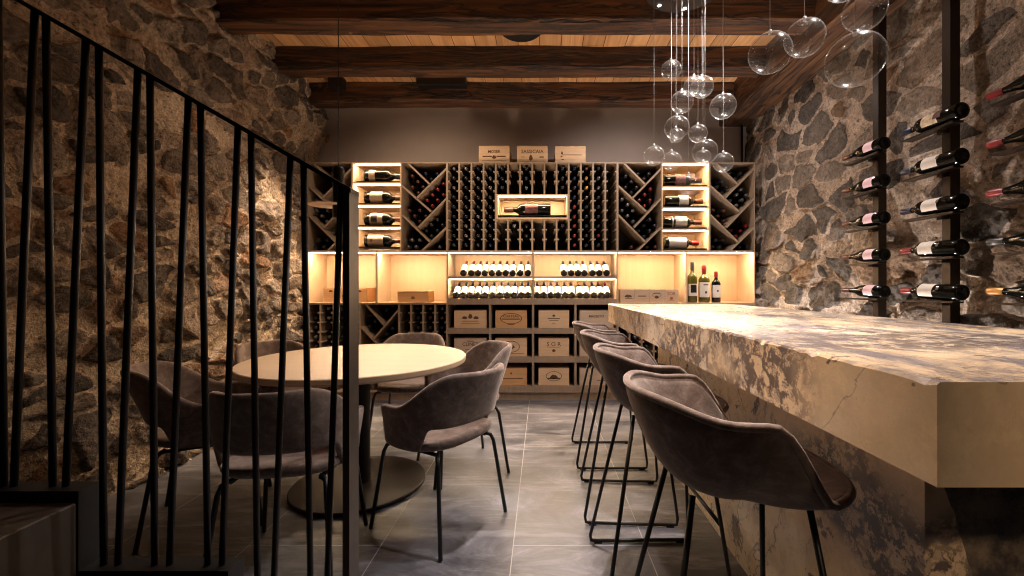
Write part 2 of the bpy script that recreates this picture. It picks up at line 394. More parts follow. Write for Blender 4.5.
def stone_wall(name, X0, sgn, y0, y1, z0, z1, mat, cw, ch, seed, mortar, cover, rough_fn, low_fn, step=.0105):
    ny = int((y1 - y0) / step); nz = int((z1 - z0) / step)
    ys = np.linspace(y0, y1, ny); zs = np.linspace(z0, z1, nz)
    Y, Z = np.meshgrid(ys, zs)
    wx = Y + .055 * fbm(Y * 3.2, Z * 3.2, seed + 11) + .02 * fbm(Y * 14, Z * 14, seed + 12, 3); wz = Z + .055 * fbm(Y * 3.2, Z * 3.2, seed + 13) + .02 * fbm(Y * 14, Z * 14, seed + 14, 3)
    gx = wx / cw; gz = wz / ch
    ix = np.floor(gx).astype(int); iz = np.floor(gz).astype(int)
    f1 = np.full(Y.shape, 9.0); f2 = np.full(Y.shape, 9.0); ca = np.zeros(Y.shape, int); cb = np.zeros(Y.shape, int)
    px = np.zeros(Y.shape); pz = np.zeros(Y.shape)
    for di in (-2, -1, 0, 1, 2):
        for dj in (-2, -1, 0, 1, 2):
            a = ix + di; b = iz + dj
            qx = a + .5 + (hsh(a, b, seed) - .5) * .95; qz = b + .5 + (hsh(a, b, seed + 1) - .5) * .95
            w = (hsh(a, b, seed + 2)) ** 2 * .55
            asp = .75 + .6 * hsh(a, b, seed + 7)
            dx = np.abs(gx - qx) / asp; dz = np.abs(gz - qz) * asp
            d = (dx ** 2.6 + dz ** 2.6) ** (1 / 2.6) - w
            n1 = d < f1
            f2 = np.where(n1, f1, np.minimum(f2, d)); ca = np.where(n1, a, ca); cb = np.where(n1, b, cb)
            px = np.where(n1, gx - qx, px); pz = np.where(n1, gz - qz, pz); f1 = np.where(n1, d, f1)
    edge = f2 - f1
    mw = mortar * (.6 + .9 * vnoise(Y * 2.3, Z * 2.3, seed + 30))
    ms = sstep(mw, mw + .10, edge)
    cov = hsh(ca, cb, seed + 3) < cover(Y, Z)
    ms = np.where(cov, 0.0, ms)
    tint = hsh(ca, cb, seed + 4)
    rgh = rough_fn(Y, Z)
    tilt = (px * (hsh(ca, cb, seed + 5) - .5) + pz * (hsh(ca, cb, seed + 6) - .5)) * .075
    prot = .012 + .038 * hsh(ca, cb, seed + 8)
    hgt = ms * (prot + tilt) * rgh + .030 * rgh * fbm(Y * 9, Z * 9, seed + 20, 5) + .007 * fbm(Y * 30, Z * 30, seed + 21, 3) * (.4 + rgh) + low_fn(Y, Z)
    X = X0 + sgn * hgt
    co = np.stack([X, Y, Z], -1).reshape(-1, 3)
    i = np.arange(ny - 1)[None, :] + (np.arange(nz - 1) * ny)[:, None]; i = i.ravel()
    q = np.stack([i, i + 1, i + ny + 1, i + ny], -1) if sgn < 0 else np.stack([i, i + ny, i + ny + 1, i + 1], -1)
    # a closed block: rim strip back to a plane behind
    me = bpy.data.meshes.new(name)
    nv = len(co)
    bl = np.array([[X0 - sgn * .35, y0, z0], [X0 - sgn * .35, y1, z0], [X0 - sgn * .35, y1, z1], [X0 - sgn * .35, y0, z1]])
    co = np.vstack([co, bl]); faces = q.tolist()
    e_b = list(range(ny)); e_t = [(nz - 1) * ny + k for k in range(ny)]
    e_l = [k * ny for k in range(nz)]; e_r = [k * ny + ny - 1 for k in range(nz)]
    faces += [e_b[::-1] + [nv, nv + 1] if False else [nv, nv + 1] + e_b[::-1], [nv + 3] + e_t + [nv + 2], [nv] + e_l + [nv + 3], [nv + 1, nv + 2] + e_r[::-1], [nv, nv + 3, nv + 2, nv + 1]]
    me.from_pydata(co.tolist(), [], faces)
    me.materials.append(mat)
    at = me.attributes.new('stone', 'FLOAT', 'POINT'); at.data.foreach_set('value', np.append(ms.ravel(), [0] * 4).astype('f'))
    at = me.attributes.new('tint', 'FLOAT', 'POINT'); at.data.foreach_set('value', np.append(tint.ravel(), [0] * 4).astype('f'))
    me.polygons.foreach_set('use_smooth', [True] * len(me.polygons))
    me.update()
    o = bpy.data.objects.new(name, me); C.objects.link(o); return struct(o)
stone_wall('wall_left', -2.43, 1, .9, 4.655, -.01, 3.25, M['stone_l'], .20, .15, 5, .12,
           lambda Y, Z: .14 + .0 * Y, lambda Y, Z: 1.25 + 0 * Y,
           lambda Y, Z: .035 * fbm(Y * 1.1, Z * 1.1, 77, 2) + .05 * (1 - sstep(0, .9, Z)) + .06 * np.exp(-((Z - 2.75) / .18) ** 2) * sstep(3.2, 4.1, Y) - .05 * sstep(4.1, 4.4, Y) + .07 * sstep(2.7, 3.0, Z))
stone_wall('wall_right', 2.285, -1, .9, 4.655, -.01, 3.25, M['stone_r'], .29, .20, 21, .10,
           lambda Y, Z: .06 + .22 * (1 - sstep(1.5, 2.1, Z)), lambda Y, Z: .5 + 1.0 * (1 - sstep(1.25, 2.0, Z)),
           lambda Y, Z: .02 * fbm(Y * 1.1, Z * 1.1, 99, 2))

# beams
def beam(name, x0, x1, y0, y1, z0, z1, mat, axis, seed):
    mb = MB(); n = 40; rnd = random.Random(seed); vs = []
    L0, L1 = (x0, x1) if axis == 0 else (y0, y1)
    a0, a1 = (y0, y1) if axis == 0 else (x0, x1)
    ph = [rnd.random() * 6 for _ in range(8)]
    for i in range(n + 1):
        t = L0 + (L1 - L0) * i / n
        w = [.007 * math.sin(t * 2.3 + ph[k]) + .005 * math.sin(t * 6.1 + ph[k + 4]) + .003 * rnd.uniform(-1, 1) for k in range(4)]
        ring = [(a0 + w[0] + .018, z0 + w[1] * .6), (a1 + w[2] - .018, z0 + w[1] * .6), (a1 + w[2], z0 + w[3] * .6 + .018), (a1 + w[2], z1), (a0 + w[0], z1), (a0 + w[0], z0 + w[3] * .6 + .018)]
        for a, z in ring: vs.append((t, a, z) if axis == 0 else (a, t, z))
    fs = [(i * 6 + k, i * 6 + (k + 1) % 6, (i + 1) * 6 + (k + 1) % 6, (i + 1) * 6 + k) for i in range(n) for k in range(6)]
    fs += [tuple(range(5, -1, -1)), tuple(n * 6 + k for k in range(6))]
    if axis == 0: fs = [f[::-1] for f in fs]
    mb.add(vs, fs); return mb.build(name, mat)
for (y0, y1, lb, sd) in ((3.0, 3.19, 'cracked dark timber ceiling beam nearest the camera at the top edge', 1),
                         (3.655, 3.83, 'cracked dark timber ceiling beam, middle of the three crossing the room', 2),
                         (4.29, 4.475, 'cracked dark timber ceiling beam closest to the back wall', 3)):
    b = beam('ceiling_beam', -2.6, 1.99, y0, y1, 3.055, 3.25, M['beam'], 0, sd); tag(b, lb, 'beam')
b = beam('wall_beam', 1.955, 2.45, .9, 4.655, 2.93, 3.25, M['beam_y'], 1, 9)
tag(b, 'long dark timber beam running along the top of the right stone wall', 'beam')

# ------------------------------------------------------------------ bottles
def prof_b(L, Rr, kind='bordeaux'):
    if kind == 'bordeaux': p = [(.0, .02), (.55, .012), (.9, 0), (1, .012), (1, .60), (.97, .635), (.82, .68), (.58, .715), (.42, .745), (.37, .78), (.36, .985), (.40, .985), (.40, 1.0), (.0, 1.0)]
    else: p = [(.0, .02), (.55, .012), (.9, 0), (1, .012), (1, .43), (.95, .50), (.80, .58), (.60, .66), (.44, .74), (.37, .80), (.36, .985), (.40, .985), (.40, 1.0), (.0, 1.0)]
    return [(r * Rr, z * L) for r, z in p]
def bottle_glass(L, Rr, kind, n, mats):
    mb = MB(); mb.lathe(prof_b(L, Rr, kind), n); return mb.mesh('wine_bottle', mats)
def capsule_mesh(L, Rr, n, mat):
    mb = MB(); r = .42 * Rr; mb.lathe([(r * .98, L * .80), (r, L * .83), (r, L * .995), (r * .9, L * 1.004), (0, L * 1.004)], n); return mb.mesh('capsule', mat)
def label_mesh(L, Rr, z0, z1, span, mat, n=10):
    mb = MB(); r = Rr * 1.012; a = -PI / 2
    mb.lathe([(r, L * z0), (r, L * z1)], n, a0=a - span / 2, a1=a + span / 2); return mb.mesh('label', mat)
_cache = {}
def bottle(label, cap='cap_dark', lab='label', L=.30, Rr=.037, kind='bordeaux', mat=None, span=2.6, lz=(.14, .46), glass='glass', n=18, group=None, extra=None):
    key = (L, Rr, kind, glass, n)
    if key not in _cache: _cache[key] = bottle_glass(L, Rr, kind, n, M[glass])
    o = bpy.data.objects.new('wine_bottle', _cache[key]); C.objects.link(o)
    k2 = ('c', L, Rr, cap, n)
    if k2 not in _cache: _cache[k2] = capsule_mesh(L, Rr, n, M[cap])
    c = bpy.data.objects.new('capsule', _cache[k2]); C.objects.link(c); c.parent = o
    if lab:
        k3 = ('l', L, Rr, lab, lz, span)
        if k3 not in _cache: _cache[k3] = label_mesh(L, Rr, lz[0], lz[1], span, M[lab])
        l = bpy.data.objects.new('label', _cache[k3]); C.objects.link(l); l.parent = o
        if extra:
            for (e0, e1, sp, mm) in extra:
                k4 = ('e', L, Rr, e0, e1, sp, mm)
                if k4 not in _cache: _cache[k4] = label_mesh(L, Rr * 1.004, e0, e1, sp, M[mm]); _cache[k4].name = 'label_print'
                e = bpy.data.objects.new('label_print', _cache[k4]); C.objects.link(e); e.parent = l
    if mat is not None: o.matrix_world = mat
    return tag(o, label, 'wine bottle', group)
RX = lambda d: Matrix.Rotation(R(d), 4, 'X')
RY = lambda d: Matrix.Rotation(R(d), 4, 'Y')
RZ = lambda d: Matrix.Rotation(R(d), 4, 'Z')
T = lambda x, y, z: Matrix.Translation((x, y, z))
# rack bottle: one mesh per capsule colour, neck outwards
RB = {}
def rack_bottle(x, z, y, cap, label, group=None, Rr=.040, L=.30):
    k = (cap, Rr, L)
    if k not in RB:
        mb = MB(); mb.lathe(prof_b(L, Rr), 12)
        r = .42 * Rr; mb.lathe([(r * .98, L * .80), (r, L * .83), (r, L * .995), (r * .9, L * 1.004), (0, L * 1.004)], 10, mi=1)
        RB[k] = mb.mesh('rack_bottle', [M['glass'], M[cap]])
    o = bpy.data.objects.new('wine_bottle', RB[k]); C.objects.link(o)
    o.matrix_world = T(x, y + L, z) @ RX(90) @ RZ(random.uniform(0, 360))
    return tag(o, label, 'wine bottle', group)

# ------------------------------------------------------------------ cabinets
PT = .020          # board thickness
Y0, Y1 = D, YB - .012
zT, zM, zL, zB, z0p = vz(162.3), vz(251.3), vz(303.6), vz(392.6), 0.0
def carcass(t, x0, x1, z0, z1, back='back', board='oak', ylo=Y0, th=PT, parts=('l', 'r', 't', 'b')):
    # local coordinates: x from 0 (x0), z from 0 (z0); the empty stands at (x0, Y0, z0)
    W, Hh = x1 - x0, z1 - z0; dpt = Y1 - ylo; h = th / 2
    if 'l' in parts: MB().box((0, 0, 0), (h, dpt - .01, Hh)).build('side_panel', M[board], t)
    if 'r' in parts: MB().box((W - h, 0, 0), (W, dpt - .01, Hh)).build('side_panel', M[board], t)
    if 't' in parts: MB().box((h, 0, Hh - h), (W - h, dpt - .01, Hh)).build('top_panel', M[board], t)
    if 'b' in parts: MB().box((h, 0, 0), (W - h, dpt - .01, h)).build('bottom_panel', M[board], t)
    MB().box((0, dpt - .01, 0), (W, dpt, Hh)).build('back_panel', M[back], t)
ORD = ['first', 'second', 'third', 'fourth', 'fifth', 'sixth', 'seventh', 'eighth', 'ninth', 'tenth', 'eleventh', 'twelfth', 'thirteenth', 'fourteenth']
CAPW = {'cap_dark': 'dark-capped', 'cap_red': 'red-capped', 'cap_gold': 'gold-capped', 'cap_silver': 'silver-capped', 'cap_blue': 'blue-capped', 'cap_brown': 'brown-capped'}

def rack_unit(u0, u1, z0, z1, ncol, nrow, fill, label, where, hole=None, vis=None, skip_after=None):
    x0, x1 = ux(u0), ux(u1)
    t = empty('bottle_rack', (x0, Y0, z0)); tag(t, label, 'wine rack')
    carcass(t, x0, x1, z0, z1)
    W, Hh = x1 - x0, z1 - z0; cw = W / ncol; rh = (Hh - PT) / nrow; dpt = Y1 - Y0
    for c in range(1, ncol):
        segs = [(PT / 2, Hh - PT / 2)]
        if hole and hole[0] < c < hole[1]: segs = [(PT / 2, hole[2] - z0), (hole[3] - z0, Hh - PT / 2)]
        for a, b in segs: MB().box((c * cw - .0085, .001, a), (c * cw + .0085, dpt - .015, b)).build('divider', M['oak'], t)
    for c in range(ncol):
        mb = MB(); any_ = False
        for r in range(nrow):
            zr = Hh - PT / 2 - (r + 1) * rh
            if r == nrow - 1: continue
            if hole and hole[0] <= c < hole[1] and hole[2] - .01 < z0 + zr < hole[3] + .03: continue
            for sx in (0, 1):
                xa = c * cw + .0085 if sx == 0 else (c + 1) * cw - .0085 - .017
                mb.box((xa, -.004, zr + .008), (xa + .017, dpt - .02, zr + .020)); any_ = True
        if any_: mb.build('bottle_rails', M['oak'], t)
    for c in range(ncol):
        for r in range(nrow):
            zc = z1 - PT / 2 - (r + .5) * rh
            if hole and hole[0] <= c < hole[1] and hole[2] - .05 < zc < hole[3] + .05: continue
            cap = fill(c, r)
            if not cap or (vis and not vis(c, r)): continue
            rack_bottle(x0 + (c + .5) * cw, zc + .008, Y0 + .035 + random.uniform(-.008, .012), cap,
                        '%s bottle, %s, %s column from left, %s slot down' % (CAPW[cap], where, ORD[c], ORD[r]), 'bottles in the ' + where, Rr=.0395)
    return t

# big central rack with the lit show window in it
hz0, hz1 = vz(218.7), vz(194.2)
def fill_c(c, r):
    if c == 13 or (c in (5, 7, 8) and r < 3): return None
    if r >= 6 and c in (4, 7, 8): return None
    if r >= 6 and c == 5: return 'cap_silver' if r == 6 else None
    if r == 8 and c == 6: return None
    if c == 9 and r == 7: return None
    if c == 9 and r == 8: return None
    if c == 10: return 'cap_blue' if r < 4 else 'cap_red'
    if c == 11: return {0: 'cap_brown', 1: 'cap_gold', 2: 'cap_gold', 3: 'cap_silver'}.get(r, 'cap_dark')
    if c == 12: return {7: 'cap_red', 1: 'cap_silver', 2: 'cap_silver'}.get(r, 'cap_dark')
    return random.choice(['cap_dark', 'cap_dark', 'cap_silver', 'cap_blue', 'cap_dark'])
rack_unit(447, 617.5, zM, zT, 14, 9, fill_c, 'wide oak wine rack of fourteen upright bottle columns in the wall cabinet centre', 'central upper rack', hole=(4, 10, hz0, hz1))
cwc = (ux(617.5) - ux(447)) / 14
hx0, hx1 = ux(447) + 4 * cwc + .0085, ux(447) + 10 * cwc - .0085
def strip(t, a, b, mat='led'): return MB().box(a, b).build('light_strip', M[mat], t)
t = empty('lit_display_case', (hx0, Y0, hz0)); tag(t, 'lit oak display box set into the middle of the central bottle rack', 'display case')
W = hx1 - hx0; Hh = hz1 - hz0; dp = .30
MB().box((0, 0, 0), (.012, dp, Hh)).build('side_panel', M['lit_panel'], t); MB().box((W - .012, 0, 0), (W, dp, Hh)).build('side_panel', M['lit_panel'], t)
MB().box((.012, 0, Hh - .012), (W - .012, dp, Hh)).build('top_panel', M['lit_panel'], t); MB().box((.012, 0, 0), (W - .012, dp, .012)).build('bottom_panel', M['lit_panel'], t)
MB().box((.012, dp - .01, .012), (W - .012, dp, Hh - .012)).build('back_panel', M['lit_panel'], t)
strip(t, (.03, .03, Hh - .017), (W - .03, .05, Hh - .013))
MB().box((.012, .01, .032), (W - .012, .22, .038)).build('display_shelf', M['black'], t)
bottle('large dark bottle with dark red label lying in the lit box of the central rack', 'cap_brown', 'label_red', L=.480, Rr=.066, span=1.9, lz=(.27, .55),
       mat=T(ux(550.8) + .0, Y0 + .09, hz0 + .038 + .067) @ RY(-90))

# diamond bays
PAT = [((7, 1), (29, 22)), ((15.5, 36), (46, 6)), ((1, 23.5), (30, 49)), ((17.5, 65), (46, 36)), ((1, 52.5), (29.5, 80)), ((21.5, 88), (46, 65))]
def segd(p, a, b):
    ax, az = a; bx, bz = b; px, pz = p
    t = max(0, min(1, ((px - ax) * (bx - ax) + (pz - az) * (bz - az)) / ((bx - ax) ** 2 + (bz - az) ** 2)))
    return math.hypot(px - ax - t * (bx - ax), pz - az - t * (bz - az))
def diamond_unit(u0, u1, z0, z1, label, where, fills, visf=None):
    x0, x1 = ux(u0), ux(u1)
    t = empty('diamond_rack', (x0, Y0, z0)); tag(t, label, 'wine rack')
    carcass(t, x0, x1, z0, z1)
    W, Hh = x1 - x0, z1 - z0; dpt = Y1 - Y0; S = W / 46.5; Sz = Hh / 89
    segs = []
    for (a, b) in PAT:
        A = (a[0] * S, Hh - a[1] * Sz); B = (b[0] * S, Hh - b[1] * Sz); segs.append((A, B))
        d = Vector((B[0] - A[0], B[1] - A[1])).normalized() * .0; n = Vector((-(B[1] - A[1]), B[0] - A[0])).normalized() * .009
        MB().prism([(A[0] - n.x, A[1] - n.y), (B[0] - n.x, B[1] - n.y), (B[0] + n.x, B[1] + n.y), (A[0] + n.x, A[1] + n.y)], .002, dpt - .015).build('diagonal_shelf', M['oak'], t)
    V = [((29, 22), 'top right bin'), ((15.5, 36), 'upper left bin'), ((30, 49), 'upper right bin'), ((17.5, 65), 'middle left bin'), ((29.5, 80), 'lower right bin'), ((10, 96), 'bottom left bin'), ((38, 88), 'bottom right corner')]
    r = .039; st = .080 * .7071
    placed = []
    for k, (vv, nm) in enumerate(V):
        cap, cnt = fills.get(k, ('cap_dark', 9))
        if cnt == 0: continue
        vx, vzz = vv[0] * S, Hh - vv[1] * Sz
        cand = []
        if k >= 5:   # resting on the floor of the bay
            for i in range(5):
                cand.append(((.052 + i * .081) if k == 5 else W - .052 - i * .081, PT / 2 + r + .001, i))
                cand.append(((.092 + i * .081) if k == 5 else W - .092 - i * .081, PT / 2 + r + .071, i + .5))
        else:
            for i in range(4):
                for j in range(4):
                    cand.append((vx + (j - i) * st, vzz + .0125 + (i + j + 1) * st, i + j))
        cand.sort(key=lambda c: c[2]); c_ = 0
        for (x, z, _) in cand:
            if c_ >= cnt: break
            if x < r + .010 or x > W - r - .010 or z < r + .008 or z > Hh - r - .010: continue
            if any(segd((x, z), A, B) < r + .008 for A, B in segs): continue
            if any(math.hypot(x - p, z - q) < .0785 for p, q in placed): continue
            # stay in this bin: no board between the bin's lowest point and the bottle
            ok = True
            sx, sz = (vx, vzz + .03) if k < 5 else ((.04, .04) if k == 5 else (W - .04, .04))
            for f in (0, .2, .4, .6, .8):
                mx, mz = sx + (x - sx) * f, sz + (z - sz) * f
                if any(segd((mx, mz), A, B) < .004 for A, B in segs): ok = False
            if not ok or (visf and not visf(x0 + x, z0 + z)): continue
            placed.append((x, z)); c_ += 1
            rack_bottle(x0 + x, z0 + z, Y0 + .05 + random.uniform(-.012, .02), cap,
                        '%s bottle in the %s of the %s' % (CAPW[cap], nm, where), '%s bottles in the %s of the %s' % (CAPW[cap], nm, where), Rr=r)
    return t
diamond_unit(307, 352, zM, zT, 'diamond-shelved oak wine rack at the upper left end of the cabinet wall', 'upper leftmost diamond rack', {0: ('cap_dark', 3), 3: ('cap_silver', 6), 1: ('cap_dark', 0), 2: ('cap_dark', 2), 4: ('cap_dark', 3), 6: ('cap_dark', 0)})
diamond_unit(401, 447, zM, zT, 'diamond-shelved oak wine rack between the left lit shelves and central rack', 'diamond rack beside the left lit shelves', {0: ('cap_blue', 5), 1: ('cap_brown', 6), 2: ('cap_red', 7), 3: ('cap_brown', 5), 4: ('cap_dark', 6), 5: ('cap_silver', 5), 6: ('cap_dark', 0)})
diamond_unit(617.5, 662, zM, zT, 'diamond-shelved oak wine rack between the central rack and right lit shelves', 'diamond rack beside the right lit shelves', {0: ('cap_dark', 5), 1: ('cap_dark', 6), 2: ('cap_red', 7), 3: ('cap_silver', 6), 4: ('cap_dark', 6), 5: ('cap_dark', 0), 6: ('cap_brown', 3)})
diamond_unit(709.5, 755, zM, zT, 'diamond-shelved oak wine rack at the upper right end of the cabinet wall', 'upper rightmost diamond rack', {0: ('cap_dark', 6), 1: ('cap_dark', 4), 2: ('cap_silver', 6), 3: ('cap_brown', 4), 4: ('cap_red', 4), 5: ('cap_dark', 4), 6: ('cap_dark', 3)})

# lit display units
def display_unit(u0, u1, shelves, label):
    x0, x1 = ux(u0), ux(u1)
    t = empty('lit_display_shelves', (x0, Y0, zM)); tag(t, label, 'display shelves')
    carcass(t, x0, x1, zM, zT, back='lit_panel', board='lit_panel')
    W, Hh = x1 - x0, zT - zM
    for i, v in enumerate(shelves):
        zt = vz(v) - zM
        MB().box((PT / 2, .0, zt - .030), (W - PT / 2, Y1 - Y0 - .012, zt - .018)).build('shelf', M['lit_panel'], t) if i < 3 else None
        MB().box((.03, .03, zt - .008), (W - PT / 2, .26, zt)).build('bottle_tray', M['black'], t)
        zc = (vz(shelves[i - 1]) - zM - .032) if i else Hh - PT / 2
        strip(t, (.025, .035, zc - .0035), (W - .025, .055, zc - .0005))
    return t
SL = (180.4, 202.4, 224.5, 246.3); SR = (184.3, 205.5, 227, 248.2)
display_unit(352, 401, SL, 'glowing oak display shelves holding four large bottles, left of the wall')
display_unit(662, 709.5, SR, 'glowing oak display shelves holding four large bottles, right of the wall')
LD = [('label_tan', (.13, .30), None, 'cap_dark'), ('label_tan', (.16, .50), None, 'cap_brown'), ('label_tan', (.15, .50), [(.20, .36, 1.2, 'black')], 'cap_brown'), ('label_tan', (.10, .52), [(.18, .24, .5, 'ink')], 'cap_brown')]
words = ['top', 'second', 'third', 'bottom']
for i in range(4):
    lab, lz, ex, cap = LD[i]
    bottle('large bottle lying neck right on the %s lit display shelf at left' % words[i], cap, lab, L=.385, Rr=.065, span=2.2, lz=lz, extra=ex,
           mat=T(ux(361.8), Y0 + .10, vz(SL[i]) + .066) @ RY(90))
LD = [('label_red', (.30, .56), None, 'cap_brown', 664), ('label_grey', (.36, .60), None, 'cap_brown', 665.5), ('label_grey', (.30, .60), [(.22, .25, 2.2, 'label_grey')], 'cap_brown', 664), ('label_grey', (.12, .62), None, 'cap_red', 665.5)]
for i in range(4):
    lab, lz, ex, cap, u = LD[i]
    bottle('large bottle lying neck right on the %s lit display shelf at right' % words[i], cap, lab, L=.405 if i < 3 else .36, Rr=.061, span=2.3, lz=lz, extra=ex,
           mat=T(ux(u) + .01, Y0 + .10, vz(SR[i]) + .062) @ RY(90))

# lit niches
def niche(u0, u1, label):
    x0, x1 = ux(u0), ux(u1)
    t = empty('lit_niche', (x0, Y0, zL)); tag(t, label, 'niche cabinet')
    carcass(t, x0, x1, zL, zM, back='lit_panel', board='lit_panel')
    W, Hh = x1 - x0, zM - zL
    strip(t, (.02, .03, Hh - .0145), (W - .02, .055, Hh - .0105))
    for (a, b) in (((0, -.002, Hh - .010), (W, 0, Hh)), ((0, -.002, 0), (W, 0, .010))):
        MB().box(a, b).build('edge_strip', M['oak'], t)
    return t
niche(307, 376.7, 'open glowing niche at the far left of the cabinet wall')
niche(376.7, 447, 'open glowing niche left of the labelled bottle shelves')
niche(617.5, 686.5, 'open glowing niche behind the far end of the bar')
niche(686.5, 755, 'open glowing niche with standing bottles at the right end of the cabinet')
def shelf_unit(u0, u1, label):
    x0, x1 = ux(u0), ux(u1)
    t = empty('lit_bottle_shelf', (x0, Y0, zL)); tag(t, label, 'shelf cabinet')
    carcass(t, x0, x1, zL, zM, back='lit_panel', board='oak')
    W, Hh = x1 - x0, zM - zL
    zs = vz(276.4) - zL
    MB().box((PT / 2, .0, zs - .026), (W - PT / 2, Y1 - Y0 - .012, zs)).build('shelf', M['oak'], t)
    MB().box((PT / 2, .0, PT / 2), (W - PT / 2, .02, vz(298.6) - zL)).build('bottle_stop', M['oak'], t)
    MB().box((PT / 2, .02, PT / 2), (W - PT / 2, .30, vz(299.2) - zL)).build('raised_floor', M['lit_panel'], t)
    strip(t, (.02, .03, Hh - .0145), (W - .02, .055, Hh - .0105))
    strip(t, (.02, .03, zs - .0305), (W - .02, .055, zs - .0265))
    return t
shelf_unit(447, 533, 'two-tier glowing shelf of labelled bottles, left of the pair')
shelf_unit(533, 617.5, 'two-tier glowing shelf of labelled bottles, right of the pair')
rows = [(276.4, [440 + x / 9.6 for x in (225, 300, 365, 430, 497, 563, 630, 698, 770, 842)], ['cap_red'] * 6 + ['cap_red', 'cap_brown', 'cap_brown', 'cap_dark'], 'upper tier of the left glowing shelf'),
        (298.9, [440 + x / 9.6 for x in (155, 225, 290, 360, 430, 502, 573, 642, 710, 780, 842)], ['cap_brown', 'cap_dark', 'cap_dark', 'cap_red', 'cap_dark', 'cap_dark', 'cap_brown', 'cap_dark', 'cap_dark', 'cap_blue', 'cap_blue'], 'lower tier of the left glowing shelf'),
        (276.4, [530 + x / 9.6 for x in (325, 395, 460, 522, 600, 665, 735)], ['cap_dark', 'cap_dark', 'cap_dark', 'cap_red', 'cap_silver', 'cap_brown', 'cap_dark'], 'upper tier of the right glowing shelf'),
        (298.9, [530 + x / 9.6 for x in (67, 133, 200, 268, 338, 403, 478, 540, 612, 677, 742)], ['cap_brown', 'cap_brown', 'cap_brown', 'cap_brown', 'cap_brown', 'cap_red', 'cap_gold', 'cap_brown', 'cap_dark', 'cap_red', 'cap_red'], 'lower tier of the right glowing shelf')]
for v, us, caps, nm in rows:
    zb = vz(v)
    for k, u in enumerate(us):
        Rr = .033; th = 33
        y = Y0 + .030; c, s_ = math.cos(R(th)), math.sin(R(th))
        x = ux(u, 4.33)
        x = min(max(x, -9), 9)
        bottle('reclined white-labelled bottle, %s, %s from left' % (nm, ORD[k]), caps[k], 'label', L=.25, Rr=Rr, span=2.7, lz=(.10, .56), n=14,
               mat=T(x, y + Rr * s_, zb + Rr * c + .001) @ RX(-90 + th), group='labelled bottles on the glowing shelves')
# lower units
P4 = PT
def fl(c, r): return random.choice(['cap_dark', 'cap_dark', 'cap_silver', 'cap_brown', 'cap_blue'])
nr = 9
zLL = zB
rack_unit(307, 360, zLL, zL, 4, nr, lambda c, r: fl(c, r) if (c * 5 + r) % 7 else None, 'low oak bottle rack of four columns at the left end behind railing', 'lower leftmost rack', vis=lambda c, r: r < 5)
diamond_unit(360, 399, zLL, zL, 'low diamond-shelved oak rack seen above the round table', 'low diamond rack behind the table', {0: ('cap_dark', 3), 1: ('cap_dark', 4), 2: ('cap_dark', 4), 3: ('cap_dark', 0), 4: ('cap_dark', 0), 5: ('cap_dark', 0), 6: ('cap_dark', 0)})
rack_unit(399, 447, zLL, zL, 4, nr, lambda c, r: fl(c, r) if c != 0 else None, 'low oak bottle rack of four columns left of the wooden cases', 'low rack left of the cases', vis=lambda c, r: r < 6)
rack_unit(617.5, 666, zLL, zL, 4, nr, lambda c, r: fl(c, r), 'low oak bottle rack seen beneath the bar slab', 'low rack beneath the bar slab', vis=lambda c, r: 1 < r < 6)
diamond_unit(666, 706, zLL, zL, 'low diamond-shelved oak rack hidden behind the bar', 'low diamond rack behind the bar', {k: ('cap_dark', 0) for k in range(7)})
rack_unit(706, 755, zLL, zL, 4, nr, lambda c, r: None, 'low oak bottle rack in the right corner behind the bar', 'low rack in the right corner')
# case cubbies
x0, x1 = ux(447), ux(617.5)
t = empty('case_cubbies', (x0, Y0, zB)); tag(t, 'open oak cubby cabinet holding stencilled wooden wine cases', 'cabinet')
carcass(t, x0, x1, zB, zL)
W = x1 - x0; cols = [ux(u) - x0 for u in (447, 490, 533, 575.5, 617.5)]
for c in cols[1:-1]: MB().box((c - .011, 0, PT / 2), (c + .011, Y1 - Y0 - .015, zL - zB - PT / 2)).build('divider', M['oak'], t)
shv = ((328.4, 333.8), (357.0, 362.6), (386.2, 392.6))
for a, b in shv:
    za, zb_ = vz(b) - zB, vz(a) - zB
    for i in range(4):
        MB().box((cols[i] + .0105, .004, max(za, PT / 2)), (cols[i + 1] - .0105, Y1 - Y0 - .016, zb_)).build('shelf', M['oak'], t)
pl = MB().box((ux(307), Y0 + .02, 0), (ux(755), Y1, zB - .0005)).build('cabinet_plinth', M['oak']); tag(pl, 'continuous low oak plinth running under the whole cabinet wall', 'plinth')

